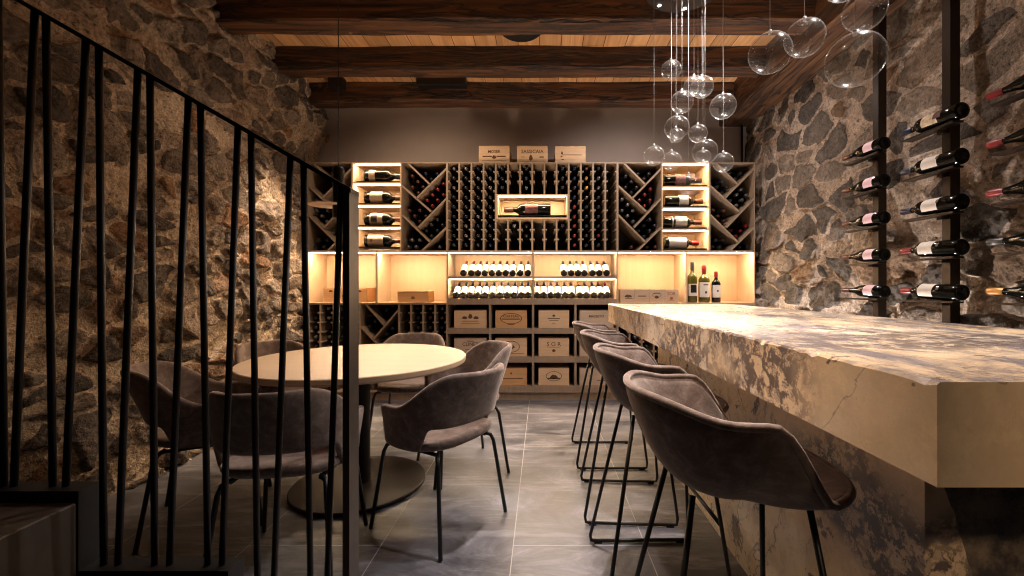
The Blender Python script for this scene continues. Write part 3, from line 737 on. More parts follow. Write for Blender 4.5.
# wooden cases
def case(x, z, w, h, d, mat, label, text=None, marks=(), y=Y0 + .03, size=.03, group=None, ink='ink', sub=None):
    t = empty('wine_case', (x + w / 2, y, z)); tag(t, label, 'wine case', group)
    b = MB().box((-w / 2, .0, 0), (w / 2, d, h)).build('case_box', M[mat], t); bev(b, .002, 1)
    l = MB().box((-w / 2 + .001, .002, h), (w / 2 - .001, d - .002, h + .006)).build('lid', M[mat], t)
    if text: text_obj('stencil_text', text, size, M[ink], t, T(0, -.0012, h * .68) @ FRONT, bold=.0004)
    if sub: text_obj('stencil_text', sub, size * .5, M[ink], t, T(0, -.0012, h * .30) @ FRONT)
    for mk in marks:
        kind, mx, mz, mw, mh = mk; mb = MB(); px, pz = mx * w / 2, mz * h
        if kind == 'line': mb.box((px - mw / 2 * w, -.0012, pz - mh / 2), (px + mw / 2 * w, -.0002, pz + mh / 2))
        elif kind == 'blob':
            n = 14; pts = [(px + mw * w / 2 * math.cos(2 * PI * i / n) * (1 + .18 * math.sin(5 * i)), pz + mh / 2 * math.sin(2 * PI * i / n) * (1 + .2 * math.cos(3 * i))) for i in range(n)]
            mb.prism(pts, -.0012, -.0002)
        elif kind == 'ring':
            n = 28
            for i in range(n):
                a, b_ = 2 * PI * i / n, 2 * PI * (i + 1) / n
                q = [(px + mw * w / 2 * math.cos(a), pz + mh / 2 * math.sin(a)), (px + mw * w / 2 * math.cos(b_), pz + mh / 2 * math.sin(b_))]
                q += [(px + mw * w / 2 * .93 * math.cos(b_), pz + mh / 2 * .9 * math.sin(b_)), (px + mw * w / 2 * .93 * math.cos(a), pz + mh / 2 * .9 * math.sin(a))]
                mb.prism(q, -.0012, -.0002)
        mb.build('stencil_mark', M[ink], t)
    return t
cu = [[(453.5, 486.2), (495, 526.8), (538.5, 569.3), (579.8, 614)]] * 3
zrow = [vz(328.4), vz(357.0), vz(386.2)]; hrow = [.176, .182, .172]
info = [[('case', None, [('blob', -.35, .6, .17, .030), ('blob', 0, .68, .13, .050), ('blob', .35, .6, .17, .030), ('line', 0, .4, .5, .005), ('line', 0, .28, .56, .005)], 'with three crest stamps', None),
         ('case_dark', 'CHATEAU', [('ring', 0, .55, .7, .11), ('line', 0, .52, .6, .010), ('line', 0, .2, .2, .006)], 'orange-toned with an oval stamp', None),
         ('case', None, [('blob', 0, .72, .10, .022), ('line', 0, .55, .4, .008), ('line', 0, .43, .3, .005), ('line', 0, .28, .1, .005)], 'with a small crest stamp', None),
         ('case_grey', 'MASSETO', [], 'lettered MASSETO behind the far bar stool', None)],
        [('case_grey', 'CLINET', [('line', 0, .86, .22, .007), ('line', 0, .38, .3, .005), ('line', 0, .25, .5, .004)], 'lettered CLINET behind the round table', None),
         ('case', None, [('ring', 0, .55, .55, .12), ('blob', 0, .55, .22, .05), ('line', 0, .15, .8, .006)], 'with a ringed crest partly behind a chair', None),
         ('case', 'S O R', [('blob', .0, .33, .12, .028), ('line', .0, .52, .42, .004)], 'lettered SOR with a small motif', None),
         ('case_grey', None, [('line', 0, .5, .4, .006)], 'second down behind the bar stools', None)],
        [('case', None, [('line', 0, .5, .5, .006)], 'in the lowest left cubby behind a chair', None),
         ('case_dark', None, [('blob', 0, .72, .06, .02), ('line', 0, .42, .75, .007)], 'orange-toned in the lowest row beside a chair', None),
         ('case', None, [('ring', 0, .55, .52, .10), ('blob', 0, .5, .26, .045), ('line', 0, .42, .4, .012)], 'with an oval crest in the lowest row', None),
         ('case_grey', None, [('line', .3, .3, .3, .005)], 'dusky, in the lowest row behind stool legs', None)]]
for r in range(3):
    for c in range(4):
        mat, tx, mk, ds, _ = info[r][c]; a, b = cu[r][c]
        case(ux(a), zrow[r] + .001, ux(b) - ux(a), hrow[r], .30, mat, 'wooden wine case %s, %s row of the cubbies' % (ds, ['top', 'middle', 'bottom'][r]), tx, mk, size={'SOR': .06, 'S O R': .06, 'CLINET': .05}.get(tx, .036))
zt = zT + .0005
case(ux(478.3), zt, ux(509.3) - ux(478.3), .172, .28, 'case', 'wooden wine case on top of the cabinet, leftmost of three, dark emblem', 'MOSER', [('blob', 0, .36, .14, .035), ('line', -.45, .4, .3, .012), ('line', .45, .4, .3, .012), ('line', 0, .14, .8, .005)], size=.040)
case(ux(516.8), zt, ux(547.8) - ux(516.8), .172, .28, 'case', 'wooden wine case lettered SASSICAIA on top of the cabinet', 'SASSICAIA', [('blob', -.10, .32, .12, .06), ('line', -.6, .36, .12, .006), ('line', .6, .36, .14, .012), ('line', 0, .12, .85, .005)], size=.050)
case(ux(555.2), zt, ux(586) - ux(555.2), .168, .28, 'case', 'wooden wine case with thin script line, rightmost on top of the cabinet', None, [('line', .1, .50, .66, .006), ('blob', -.55, .62, .06, .03), ('line', -.58, .40, .06, .012), ('line', -.5, .22, .08, .008)])
zn = zL + PT / 2 + .0005
case(ux(323.3, 4.36), zn, .455, .145, .24, 'case_dark', 'long pine wine case lying in the far left glowing niche', None, [('blob', -.66, .80, .09, .022), ('blob', 0, .78, .09, .02), ('blob', .66, .80, .09, .022), ('blob', -.1, .45, .05, .02)], y=Y0 + .09)
case(ux(397.5, 4.33), zn, .32, .115, .22, 'case_dark', 'low pine wine case with a round dark stamp in the second niche', None, [('blob', 0, .40, .13, .032), ('line', 0, .93, .9, .004)], y=Y0 + .06)
for i in range(4):
    wv = .149; x = ux(620.3, 4.31) + i * (wv + .0015)
    mk = [[('blob', .1, .5, .5, .03), ('line', .2, .3, .5, .006)], [('line', 0, .5, .55, .010)], [('ring', 0, .6, .6, .05), ('blob', 0, .42, .3, .03), ('line', 0, .7, .5, .006)], [('blob', 0, .32, .25, .03), ('line', .0, .16, .4, .004)]][i]
    case(x, zn, wv, .130, .20, 'case_grey', 'small pale wine case, %s in the row of four behind the bar' % ['leftmost', 'second from left', 'third from left', 'rightmost'][i], 'SOR' if i == 3 else None, mk, y=Y0 + .045, size=.045, ink='ink_red' if i == 3 else 'ink')
bottle('tall olive-green bottle standing in the right niche, leftmost of three', 'cap_dark', 'label', L=.415, Rr=.049, glass='glass_green', lz=(.16, .46), span=2.4, extra=[(.24, .44, 1.3, 'black')], mat=T(ux(692.3, 4.35), Y0 + .08, zn))
bottle('red-capped bottle with cream label standing in the right niche, middle of three', 'cap_red', 'label', L=.382, Rr=.056, lz=(.14, .54), glass='glass_green', span=2.5, extra=[(.24, .30, .4, 'ink'), (.46, .49, .9, 'ink')], mat=T(ux(704, 4.35), Y0 + .08, zn))
bottle('shorter red-capped bottle standing in the right niche, rightmost of three', 'cap_red', 'label', L=.318, Rr=.045, lz=(.16, .56), span=2.4, extra=[(.34, .40, .4, 'ink')], mat=T(ux(716, 4.35), Y0 + .08, zn))

# ------------------------------------------------------------------ bar
zt_, zb_ = 1.02, .880
t = empty('bar_counter', (.98, 2.0, 0)); tag(t, 'long bar with thick veined breccia marble slab and recessed marble base', 'bar')
def slab():
    mb = MB(); n = 150; rnd = random.Random(4)
    x0, x1, y0, y1 = .525, 1.462, .558, 3.335
    # left edge chipped by hand: fine displacement of the top arris
    vs = []; 
    for i in range(n + 1):
        y = y0 + (y1 - y0) * i / n
        chip = max(0, rnd.gauss(0, .0016)) + (.007 * max(0, math.sin(i * 1.9) - .86) * 6 if rnd.random() < .5 else 0)
        ring = [(x0, y, zb_), (x0, y, zt_ - .004 - chip), (x0 + .004 + chip * 1.2, y, zt_), (x1 - .004, y, zt_), (x1, y, zt_ - .004), (x1, y, zb_)]
        vs += [(a - .98, b - 2.0, c) for a, b, c in ring]
    fs = [(i * 6 + k, (i + 1) * 6 + k, (i + 1) * 6 + (k + 1) % 6, i * 6 + (k + 1) % 6) for i in range(n) for k in range(6)]
    fs += [tuple(range(6)), tuple(n * 6 + k for k in range(5, -1, -1))]
    mb.add(vs, fs); return mb.build('countertop', M['marble'], t)
slab()
bs = MB().box((.82, .90, .0), (1.30, 2.97, zb_ - .0005)).mesh('bar_base', M['marble_base'])
bo = bpy.data.objects.new('bar_base', bs); C.objects.link(bo); bo.parent = t; bo.matrix_parent_inverse = Matrix.Translation((-.98, -2.0, 0))

# ------------------------------------------------------------------ seating
def subsurf(o, lv=2):
    m = o.modifiers.new('sub', 'SUBSURF'); m.levels = lv; m.render_levels = lv; return o
def solid(o, th, off=0):
    m = o.modifiers.new('solid', 'SOLIDIFY'); m.thickness = th; m.offset = off; m.use_even_offset = False; return o
def sm(a, b, x): x = max(0, min(1, (x - a) / (b - a))); return x * x * (3 - 2 * x)
# bar stool, facing +x, origin on the floor under the seat
def make_stool():
    t = empty('bar_stool')
    nA, nS = 72, 10; vs = [(0.01, 0, .660)]; fs = []
    for s_ in range(1, nS + 1):
        s = s_ / nS
        for i in range(nA):
            a = 2 * PI * i / nA; al = abs((a + PI) % (2 * PI) - PI) * 180 / PI     # degrees from the front
            ra = .228 if al > 90 else .258; rb = .238
            e = 2.5 - .4 * sm(70, 110, al)
            rad = 1 / ((abs(math.cos(a)) / ra) ** e + (abs(math.sin(a)) / rb) ** e) ** (1 / e)
            rho = rad * (s ** .82)
            xr = rad * math.cos(a)
            A = .050 + .164 * (1 - sm(.01, .14, xr)) ** .8 + .032 * (1 - sm(-.215, -.06, xr))
            vs.append((rho * math.cos(a), rho * math.sin(a), .660 + A * s ** (2.6 - .9 * (1 - sm(40, 70, al)))))
    for i in range(nA): fs.append((0, 1 + i, 1 + (i + 1) % nA))
    for s_ in range(nS - 1):
        for i in range(nA):
            a, b = 1 + s_ * nA + i, 1 + s_ * nA + (i + 1) % nA
            fs.append((a, a + nA, b + nA, b))
    o = MB().add(vs, fs, 0, True).build('seat_shell', M['fabric'], t); solid(o, .020, 0); subsurf(o, 1)
    # rim piping
    mb = MB(); pts = [Vector(vs[1 + (nS - 1) * nA + i]) for i in range(nA)]
    pts = [pts[i] for i in range(nA)] + [pts[0]]
    mb.tube([(p.x * .997, p.y * .997, p.z - .002) for p in pts], .0095, 8, caps=False); mb.build('piping', M['fabric'], t)
    for sy in (-1, 1):
        def P(x, y, z): return (x, y, z)
        yb, yt = sy * .225, sy * .10
        top_b, top_f = (-.10, yt, .672), (.155, yt, .690)
        bot_b, bot_f = (-.225, yb, .012), (.225, yb, .012)
        def lerp(a, b, f): return tuple(a[i] + (b[i] - a[i]) * f for i in range(3))
        MB().tube([top_b, lerp(top_b, bot_b, .5), lerp(top_b, bot_b, .96), (-.216, yb, .014), (-.195, yb, .011)], .0075, 8).build('leg', M['black'], t)
        MB().tube([top_f, lerp(top_f, bot_f, .5), lerp(top_f, bot_f, .96), (.216, yb, .014), (.195, yb, .011)], .0075, 8).build('leg', M['black'], t)
        rn = MB().tube([(-.197, yb, .011), (.197, yb, .011)], .0075, 8).build('runner', M['black'], t)
        for x in (-.185, .185): MB().box((x - .018, yb - .006, 0), (x + .018, yb + .006, .005)).build('glide', M['black'], rn)
    f = .30
    xf = .155 + (.225 - .155) * (1 - f / .668) ; yf = .10 + (.125) * (1 - f / .668)
    MB().tube([(xf, -yf, f), (xf, yf, f)], .0075, 8).build('footrest', M['black'], t)
    return t
stool = make_stool()
def kidtree(o): return [(c, kids(c)) for c in kids(o)]
sk = kidtree(stool)
SP = [(.445, 1.055, R(-1), 'taupe upholstered bar stool nearest the camera, at the marble bar'),
      (.44, 1.665, R(1), 'taupe upholstered bar stool second from the camera along the bar'),
      (.44, 2.245, R(-3), 'taupe upholstered bar stool third from the camera along the bar'),
      (.442, 2.87, 0, 'taupe upholstered bar stool farthest from the camera, nearest the wine cabinet')]
for i, (x, y, rz, lb) in enumerate(SP):
    if i == 0: o = stool; o.location = (x, y, 0); o.rotation_euler = (0, 0, rz)
    else: o = dup(stool, sk, (x, y, 0), rz)
    tag(o, lb, 'bar stool', 'bar stools along the marble bar')
# dining chair, facing +x
def make_chair():
    t = empty('dining_chair')
    # seat pad: rounded shell
    nA, nS = 40, 7; vs = [(0, 0, .462)]; fs = []
    def rad(a, ra, rb, e): return 1 / ((abs(math.cos(a)) / ra) ** e + (abs(math.sin(a)) / rb) ** e) ** (1 / e)
    prof = [(.35, .463), (.7, .466), (.90, .470), (.98, .462), (1.0, .445), (.96, .425), (.80, .408), (.45, .398)]
    for (s, z) in prof:
        for i in range(nA):
            a = 2 * PI * i / nA; r_ = rad(a, .225, .232, 3.0) * s
            x = r_ * math.cos(a)
            vs.append((x, r_ * math.sin(a), z + (.018 * max(0, -x / .22) ** 2) - .010 * max(0, x / .22) ** 3))
    vs.append((0, 0, .397))
    for i in range(nA): fs.append((0, 1 + i, 1 + (i + 1) % nA))
    for s_ in range(len(prof) - 1):
        for i in range(nA):
            a, b = 1 + s_ * nA + i, 1 + s_ * nA + (i + 1) % nA
            fs.append((a, a + nA, b + nA, b))
    l = 1 + (len(prof) - 1) * nA
    for i in range(nA): fs.append((l + i, len(vs) - 1, l + (i + 1) % nA))
    o = MB().add(vs, fs, 0, True).build('seat', M['fabric'], t); subsurf(o, 1)
    # wrap-around back and arms
    nU, nV = 76, 8; vs = []; fs = []
    for i in range(nU + 1):
        b_ = -1 + 2 * i / nU; ang = PI + b_ * R(138); al = 180 - abs(b_) * 138     # from the front
        for j in range(nV + 1):
            v = j / nV
            top = .598 + .022 * sm(48, 75, al) + .160 * sm(84, 148, al) - .045 * (1 - sm(40, 50, al)) ** 2
            bot = .425 + .105 * sm(113, 124, al) + .03 * (1 - sm(40, 50, al)) ** 2
            z = bot + (top - bot) * v
            fl_ = .225 + .030 * sm(.42, .80, z) + .012 * sm(90, 180, al)
            fb = .232 + .024 * sm(.42, .66, z)
            r_ = rad(ang, fl_, fb, 2.45)
            x = r_ * math.cos(ang); y = r_ * math.sin(ang)
            if al > 120: x -= .06 * (z - .6) / .2 * sm(120, 170, al)
            vs.append((x, y, z))
    for i in range(nU):
        for j in range(nV):
            a = i * (nV + 1) + j
            fs.append((a, a + nV + 1, a + nV + 2, a + 1))
    o = MB().add(vs, fs, 0, True).build('backrest', M['fabric'], t); solid(o, .028, 0); subsurf(o, 1)
    for sx in (-1, 1):
        for sy in (-1, 1):
            MB().tube([(sx * .145, sy * .16, .412), (sx * .165, sy * .185, .40), (sx * .178, sy * .192, .37), (sx * .228, sy * .228, .004)], .0095, 10).build('leg', M['black'], t)
    for sy in (-1, 1): MB().tube([(-.15, sy * .162, .405), (.15, sy * .162, .405)], .009, 8).build('seat_rail', M['black'], t)
    return t
chair = make_chair(); ck = kidtree(chair)
CH = [(-.50, 2.07, math.atan2(.52, -.85), 'taupe upholstered dining chair in front right of the round table, fully in view'),
      (-.515, 2.69, math.atan2(-.47, -.88), 'taupe dining chair at the right of the table, behind the front right chair'),
      (-.995, 3.13, math.atan2(-1, .03), 'taupe dining chair on the far side of the table before the low racks'),
      (-1.66, 2.75, math.atan2(-.38, .85), 'taupe dining chair at the far left of the table by stone wall'),
      (-1.655, 2.11, math.atan2(.48, .87), 'taupe dining chair at the near left of the table behind railing bars'),
      (-1.045, 1.77, math.atan2(.99, -.13), 'taupe dining chair with its back to the camera behind the railing')]
for i, (x, y, rz, lb) in enumerate(CH):
    if i == 0: o = chair; o.location = (x, y, 0); o.rotation_euler = (0, 0, rz)
    else: o = dup(chair, ck, (x, y, 0), rz)
    tag(o, lb, 'dining chair', 'dining chairs around the round table')
# table
t = empty('round_table', (-1.062, 2.454, 0)); tag(t, 'round pale wood dining table on a black column and disc base', 'table')
MB().lathe([(0, .705), (.595, .705), (.604, .709), (.607, .716), (.607, .736), (.603, .740), (0, .740)], 96, smooth=False).build('tabletop', M['table'], t)
MB().lathe([(0, .704), (.20, .704), (.20, .697), (.055, .697), (.055, .022), (0, .022)], 40, smooth=False).build('column', M['disc'], t)
MB().lathe([(0, 0), (.360, 0), (.366, .004), (.366, .018), (.360, .022), (0, .022)], 72, smooth=False).build('base_plate', M['disc'], t)

# ------------------------------------------------------------------ pendant over the table
t = empty('pendant_lamp', (-1.19, 2.454, 3.25)); tag(t, 'black cylinder pendant lamp with pale disc hanging over the round table', 'lamp')
zl = vz(218, 2.454) - 3.25; zh = vz(167, 2.454) - 3.25
MB().tube([(0, 0, zh), (0, 0, -.012)], .0026, 6).build('cord', M['black'], t)
MB().lathe([(0, zl), (.027, zl), (.031, zl + .004), (.031, zh - .01), (.026, zh), (0, zh)], 24, smooth=False).build('lamp_body', M['black'], t)
zd = vz(205, 2.454) - 3.25
MB().lathe([(0, zd - .006), (.100, zd - .003), (.106, zd), (.100, zd + .004), (0, zd + .008)], 48, M_=Matrix.Translation((-.066, 0, 0))).build('lamp_disc', M['lamp_disc'], t)
MB().lathe([(0, -.02), (.05, -.02), (.055, -.015), (.055, 0), (0, 0)], 24, smooth=False).build('ceiling_rose', M['black'], t)

# ------------------------------------------------------------------ ceiling fixtures
o = MB().lathe([(0, -.06), (.165, -.06), (.175, -.052), (.175, 0), (0, 0)], 48, smooth=False).build('ceiling_speaker', M['black'], None, (-.17, 3.33, 3.25)); tag(o, 'round black fixture on the ceiling boards between the beams', 'ceiling fixture')
o = bev(MB().box((-.245, -.05, -.09), (.245, .05, 0)).build('ceiling_panel', M['black'], None, (-1.0, 4.20, 3.25)), .006); tag(o, 'flat black rectangular fixture on the boards beside the back beam', 'ceiling fixture')
o = bev(MB().box((-.07, -.05, -.11), (.07, .05, 0)).build('ceiling_spotlight', M['black'], None, (-2.05, 4.20, 3.25)), .006); tag(o, 'small black spotlight box on the ceiling above the railing end', 'ceiling fixture')
o = MB().tube([(2.19, 4.60, 1.9), (2.19, 4.60, 2.93)], .011, 10).build('conduit_pipe', M['black']); tag(o, 'thin black vertical conduit in the right corner above the cabinet', 'pipe')

# ------------------------------------------------------------------ bubble chandelier
zc1 = 3.052
def canopy(x, y, r, label, leds):
    t = empty('ceiling_canopy', (x, y, 3.25)); tag(t, label, 'lamp canopy')
    MB().lathe([(0, zc1 - 3.25 - .03), (r - .006, zc1 - 3.25 - .03), (r, zc1 - 3.25 - .024), (r, zc1 - 3.25), (.06, zc1 - 3.25), (.06, 0), (0, 0)], 56, smooth=False).build('canopy_disc', M['black'], t)
    for lx, ly in leds:
        s = MB().lathe([(0, -.001), (.011, -.001), (.011, .002)], 12, smooth=False).build('led_spot', M['led_cold'], t, (lx, ly, zc1 - 3.25 - .031))
canopy(.90, 2.62, .25, 'round black ceiling canopy holding the far bubble pendants', [(-.12, .17), (.06, .20), (0, -.1), (-.1, -.1), (.12, -.05)])
canopy(.98, 1.52, .27, 'round black ceiling canopy above the near bubble pendants', [(-.12, .15), (.06, .18), (0, -.1), (-.1, -.12), (.12, -.05)])
UV = None
def bubble(u, v, d, Y, label, grp):
    x, z = ux(u, Y), vz(v, Y); r = d * Y / F / 2
    t = empty('bubble_pendant', (x, Y, z)); tag(t, label, 'pendant lamp', grp)
    rnd = random.Random(int(u * 10)); n, m = 36, 22; prof = []
    sq = rnd.uniform(.93, 1.0)
    mb = MB()
    mb.lathe([(r * math.sin(PI * k / m) + 1e-5, -r * sq * math.cos(PI * k / m)) for k in range(m + 1)], n)
    mb.build('glass_bubble', M['bubble'], t)
    MB().tube([(0, 0, r * sq + .012), (0, 0, zc1 - .03 - z)], .0011, 6).build('cord', M['cord'], t)
    MB().lathe([(0, r * sq - .004), (.006, r * sq - .002), (.0065, r * sq + .014), (0, r * sq + .016)], 10).build('cap', M['cord'], t)
    # blown-in air seeds along the wall
    sb = MB()
    for k in range(16):
        a, b = rnd.uniform(0, 2 * PI), rnd.uniform(-1, 1); c = math.sqrt(1 - b * b)
        p = Vector((c * math.cos(a), c * math.sin(a), b * sq)) * r * .985; q = rnd.uniform(.0012, .0026)
        sb.lathe([(1e-5, -q), (q, 0), (1e-5, q)], 6, M_=Matrix.Translation(p))
    sb.build('air_seeds', M['cord'], t)
small = [(671.2, 69.9, 19.5, 2.80), (694, 86, 20, 2.72), (702, 87, 22, 2.60), (682, 102, 22, 2.62), (723, 106.5, 25, 2.62), (676.8, 127.6, 24, 2.48), (676, 135.5, 15, 2.80),
         (698, 133.5, 18, 2.80), (705, 151.7, 24.5, 2.45), (703, 157, 15, 2.66), (654, 155.6, 20, 2.68), (671.5, 161, 19, 2.66), (723.3, 162.5, 19.5, 2.70), (688.5, 185, 22, 2.58)]
dsc = ['highest of the far cluster', 'left of the overlapping pair under the highest one', 'right of the overlapping pair under the highest one', 'just below and left of the overlapping pair', 'at the right side of the far cluster', 'mid-left in the far cluster with a smaller one inside its outline',
       'small one seen inside a mid-left bubble', 'centre of the far cluster', 'lower right of the cluster centre', 'small one seen inside the lower right bubble', 'leftmost of the far cluster', 'low left beside the leftmost bubble', 'lowest right of the far cluster', 'lowest of all, before the lit shelves']
for (u, v, d, Y), ds in zip(small, dsc): bubble(u, v, d, Y, 'clear glass bubble pendant, ' + ds, 'far cluster of glass bubbles')
big = [(770, 53, 40, 1.70, 'left of the near pair below the ceiling boards'), (804.5, 38, 36.5, 1.66, 'right of the near pair below the ceiling boards'), (855, 60, 52, 1.27, 'largest, at upper right'),
       (864.5, 11, 38, 1.45, 'cut by the top edge above the largest one'), (845, -19, 38, 1.50, 'almost wholly above the frame near the top right')]
for u, v, d, Y, ds in big: bubble(u, v, d, Y, 'clear glass bubble pendant, ' + ds, 'near cluster of glass bubbles')

# ------------------------------------------------------------------ bottle posts on the right wall
rowz = [2.03, 1.805, 1.58, 1.355, 1.13]
PX = 2.07
for pi_, (yp, nm) in enumerate(((2.680, 'far'), (2.212, 'middle'), (1.745, 'near'))):
    t = empty('bottle_post', (2.15, yp, 0)); tag(t, {'far': 'black upright bottle post on the stone wall, farthest from camera', 'middle': 'black upright bottle post on the stone wall, second from the back', 'near': 'black bottle post at the right picture edge, only its arms in view'}[nm], 'bottle rack')
    MB().box((-.022, -.0225, 0), (.030, .0225, 3.24)).build('post', M['post'], t)
    yc = yp + .0
    base = yp - .145
    for k, z in enumerate(rowz):
        h = MB(); h.box((PX - 2.15 - .030, -.125, z - .061), (PX - 2.15 + .026, .165, z - .051)); h.box((PX - 2.15 + .022, -.015, z - .075), (-.022, .015, z - .045))
        h.build('bottle_holder', M['post'], t)
        cap, lab, ex, Rr, kind, lz = {'far': ('cap_brown', 'label_pink', None, .0395, 'burgundy', (.16, .37)),
                                 'middle': (['cap_blue', 'cap_blue', 'cap_blue', 'cap_red', 'cap_red'][k], ['label_art', 'label', 'label', 'label', 'label'][k], [(.26, .30, .5, 'ink')] if k else [(.22, .34, 1.2, 'label_red')], .0405, 'bordeaux', (.28, .54) if k < 3 else (.36, .60)),
                                 'near': (['cap_red', 'cap_red', 'cap_red', 'cap_dark', 'cap_gold'][k], 'label', None, .040, 'burgundy', (.14, .42))}[nm]
        ds = {'far': 'pink-labelled bottle', 'middle': ['picture-labelled bottle', 'white-labelled blue-capped bottle', 'white-labelled blue-capped bottle', 'white-labelled red-capped bottle', 'white-labelled red-capped bottle'][k], 'near': ['red-capped bottle', 'red-capped bottle', 'red-capped bottle', 'dark-necked bottle', 'gold-capped bottle'][k]}[nm]
        Mx = T(PX, yp - .145, z - .008) @ RX(-88.5) @ RZ(-62)
        bottle('%s lying on the %s wall post, %s from the top' % (ds, nm, ORD[k]), cap, lab, L=.345, Rr=Rr, kind=kind, lz=lz, span=2.3, extra=ex, n=24, mat=Mx, group='bottles lying on the wall posts')

# ------------------------------------------------------------------ stair and railing
YR = .953
def rx(u): return ux(u, YR)
def rzv(v): return vz(v, YR)
t = empty('stair_railing', (rx(351), YR, .34)); tag(t, 'black metal stair railing with slanting round bars in the left foreground', 'railing')
ox, oy, oz = rx(351), YR, .34
def L(p): return (p[0] - ox, p[1] - oy, p[2] - oz)
def raily(u): return 161 + .572 * (u - 300)
bars = [(-2, 4, 492), (35, 14, 493), (46, 53, 491), (86, 66, 492), (99, 104, 566), (138, 118, 566), (150, 155, 566), (188.5, 169.5, 566), (200.5, 208, 566), (238, 222, 566), (251, 257.5, 640), (290.5, 274, 640), (303.5, 310.5, 640), (341, 327.5, 640)]
for ut, ub, vb in bars:
    vt = raily(ut)
    zb = {True: .70}.get(vb < 500, None) or rzv(vb)
    if vb == 640:   # extrapolate the foot to the lower tread
        zb = .345
        fv = (rzv(576) - rzv(vt)); ub = ut + (ub - ut) * (zb - rzv(vt)) / fv
    MB().tube([L((rx(ut), YR, rzv(vt))), L((rx(ub), YR, zb - .004))], .0068, 10).build('baluster', M['rail'], t)
a, b = (-60, raily(-60)), (355, raily(355))
MB().prism([(rx(a[0]) - ox, rzv(a[1] - 2) - oz), (rx(b[0]) - ox, rzv(b[1] - 2) - oz), (rx(b[0]) - ox, rzv(b[1] + 2.5) - oz), (rx(a[0]) - ox, rzv(a[1] + 2.5) - oz)], -.022, .022).build('handrail', M['rail'], t)
xp0, xp1 = ux(342.6, .93), ux(349.3, .93)
ztp = rzv(raily(352)) 
MB().prism([(xp0 - ox, -.0), (xp1 - ox, -.0), (xp1 - ox, rzv(raily(350)) - oz - .002), (xp0 - ox, rzv(raily(344)) - oz - .002)], .93 - oy, .978 - oy).build('newel_post', plain('newel_metal', (.07, .055, .048), .42, .5), t)
t = empty('staircase', (-1.03, .93, 0)); tag(t, 'dark stone staircase climbing left in the bottom left corner', 'staircase')
steps = [(-1.40, -1.027, .672), (-1.027, -.695, .506), (-.695, -.36, .338), (-.36, -.02, .168)]
for x0, x1, z in steps:
    if x0 == -1.40: x0 = -1.9
    o = bev(MB().box((x0 + 1.03, -1.0, -0), (x1 + 1.03, -.003, z)).build('step', M['stone_step'], t), .004)
z_ = .695; pts = [(-1.95, 0), (-.36, 0), (-.36, .345), (-.695, .345), (-.695, .518), (-1.027, .518), (-1.027, z_), (-1.95, z_)]
MB().prism([(x + 1.03, z) for x, z in pts], 0, .048).build('stringer', M['black'], t)

# ------------------------------------------------------------------ lights
def spot(loc, aim, power, ang, blend=.6, col=(1, .78, .56), size=.03):
    d = bpy.data.lights.new('spot', 'SPOT'); d.energy = power; d.color = col; d.spot_size = R(ang); d.spot_blend = blend; d.shadow_soft_size = size
    o = bpy.data.objects.new('spot_lamp', d); C.objects.link(o); o.location = loc
    o.rotation_euler = (Vector(aim) - Vector(loc)).to_track_quat('-Z', 'Y').to_euler(); return o
WARM = (1, .74, .52); NEU = (1, .87, .80); COOL = (1, .93, .88)
# pendant over the table
spot((-1.19, 2.454, 1.48), (-1.12, 2.454, 0), 11, 125, .8, WARM, .03)
# ceiling spots
spot((-.55, 3.4, 3.2), (-.50, 2.30, .4), 150, 58, .8, NEU)
spot((.30, 3.35, 3.2), (.10, 2.7, .0), 190, 60, .8, NEU)
spot((1.70, 3.35, 3.15), (.85, 2.3, 1.0), 220, 80, .8, COOL, .05)
spot((1.0, 2.05, 3.1), (.88, 2.62, 2.0), 130, 70, .8, COOL, .05)  # added between the canopies so the far cords and bubbles light evenly
spot((.90, 2.62, 3.0), (.90, 2.62, 1.0), 80, 70, .8, COOL, .12)
spot((1.50, 1.52, 3.15), (.98, 1.4, 1.0), 200, 80, .9, COOL, .05)
spot((.15, 1.9, 3.2), (.33, 1.5, .9), 520, 46, .8, NEU)
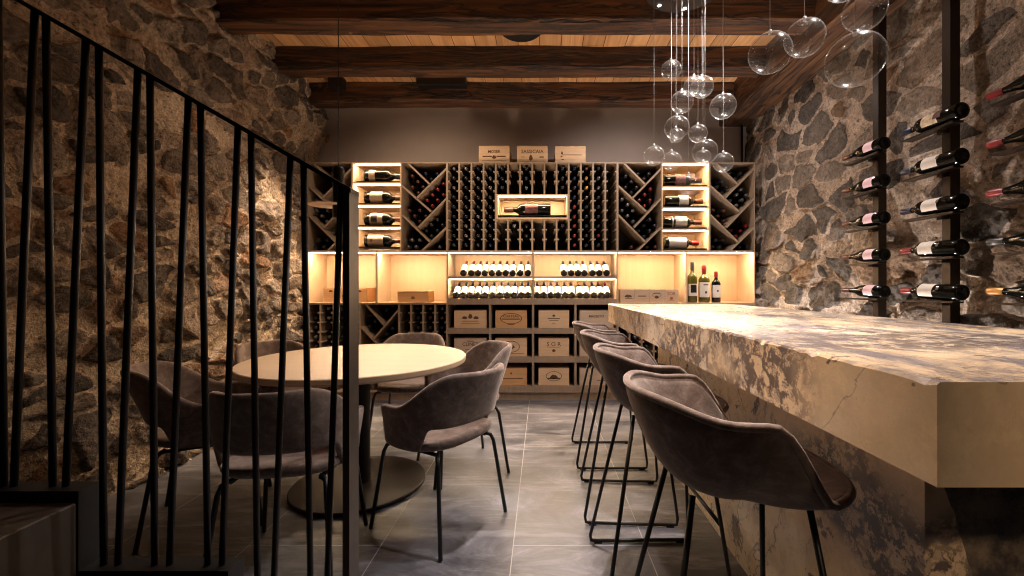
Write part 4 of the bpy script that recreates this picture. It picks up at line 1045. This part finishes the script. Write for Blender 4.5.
# added spots without fixtures, brightening the cabinet front and back wall
spot((-1.2, 3.30, 3.0), (-1.2, 4.4, 1.5), 58, 120, .9, WARM, .08)
spot((.9, 3.30, 3.0), (.9, 4.4, 1.4), 74, 120, .9, NEU, .08)
# near end of the bar
spot((-.35, 1.1, 3.1), (.7, 1.1, .9), 120, 45, .9, WARM, .05)
spot((.5, -.7, 1.9), (1.2, .7, .7), 48, 50, .9, WARM, .05)  # added fill from behind the camera, lifts the bar's end face
# wall grazers
spot((1.85, 3.6, .05), (2.28, 3.4, 1.2), 115, 130, .9, NEU)
spot((1.85, 2.4, .05), (2.28, 2.2, 1.2), 115, 130, .9, NEU)
spot((1.3, 2.4, 2.9), (2.3, 2.3, 1.4), 24, 110, .9, NEU)
spot((1.3, 3.6, 2.9), (2.3, 3.6, 1.6), 34, 110, .9, NEU)
spot((-1.85, 3.75, 2.95), (-2.4, 3.60, .6), 260, 52, .9, WARM)
spot((-1.5, 3.0, 2.95), (-2.4, 2.9, 1.0), 20, 100, .9, WARM)
spot((-.2, 3.3, .9), (-.2, 3.5, 3.25), 85, 150, .9, WARM, .2)  # added upward fill in mid-air, stands in for light bouncing to the ceiling

w = bpy.data.worlds.new('world'); bpy.context.scene.world = w; w.use_nodes = True
w.node_tree.nodes['Background'].inputs[0].default_value = (1, .85, .7, 1); w.node_tree.nodes['Background'].inputs[1].default_value = .006

cam = bpy.data.cameras.new('camera'); co = bpy.data.objects.new('camera', cam); C.objects.link(co)
co.location = (0, 0, H); co.rotation_euler = (R(90), 0, 0)
cam.sensor_width = 36; cam.lens = F / 1024 * 36; cam.shift_x = -(CX - 512) / 1024; cam.clip_start = .02
sc = bpy.context.scene; sc.camera = co
sc.view_settings.view_transform = 'Standard'; sc.view_settings.look = 'None'; sc.view_settings.gamma = 1; sc.view_settings.use_curve_mapping = False
sc.view_settings.exposure = 0.0
sc.cycles.use_denoising = True; sc.cycles.filter_width = 1.1
sc.cycles.sample_clamp_indirect = 4
sc.cycles.transparent_max_bounces = 24
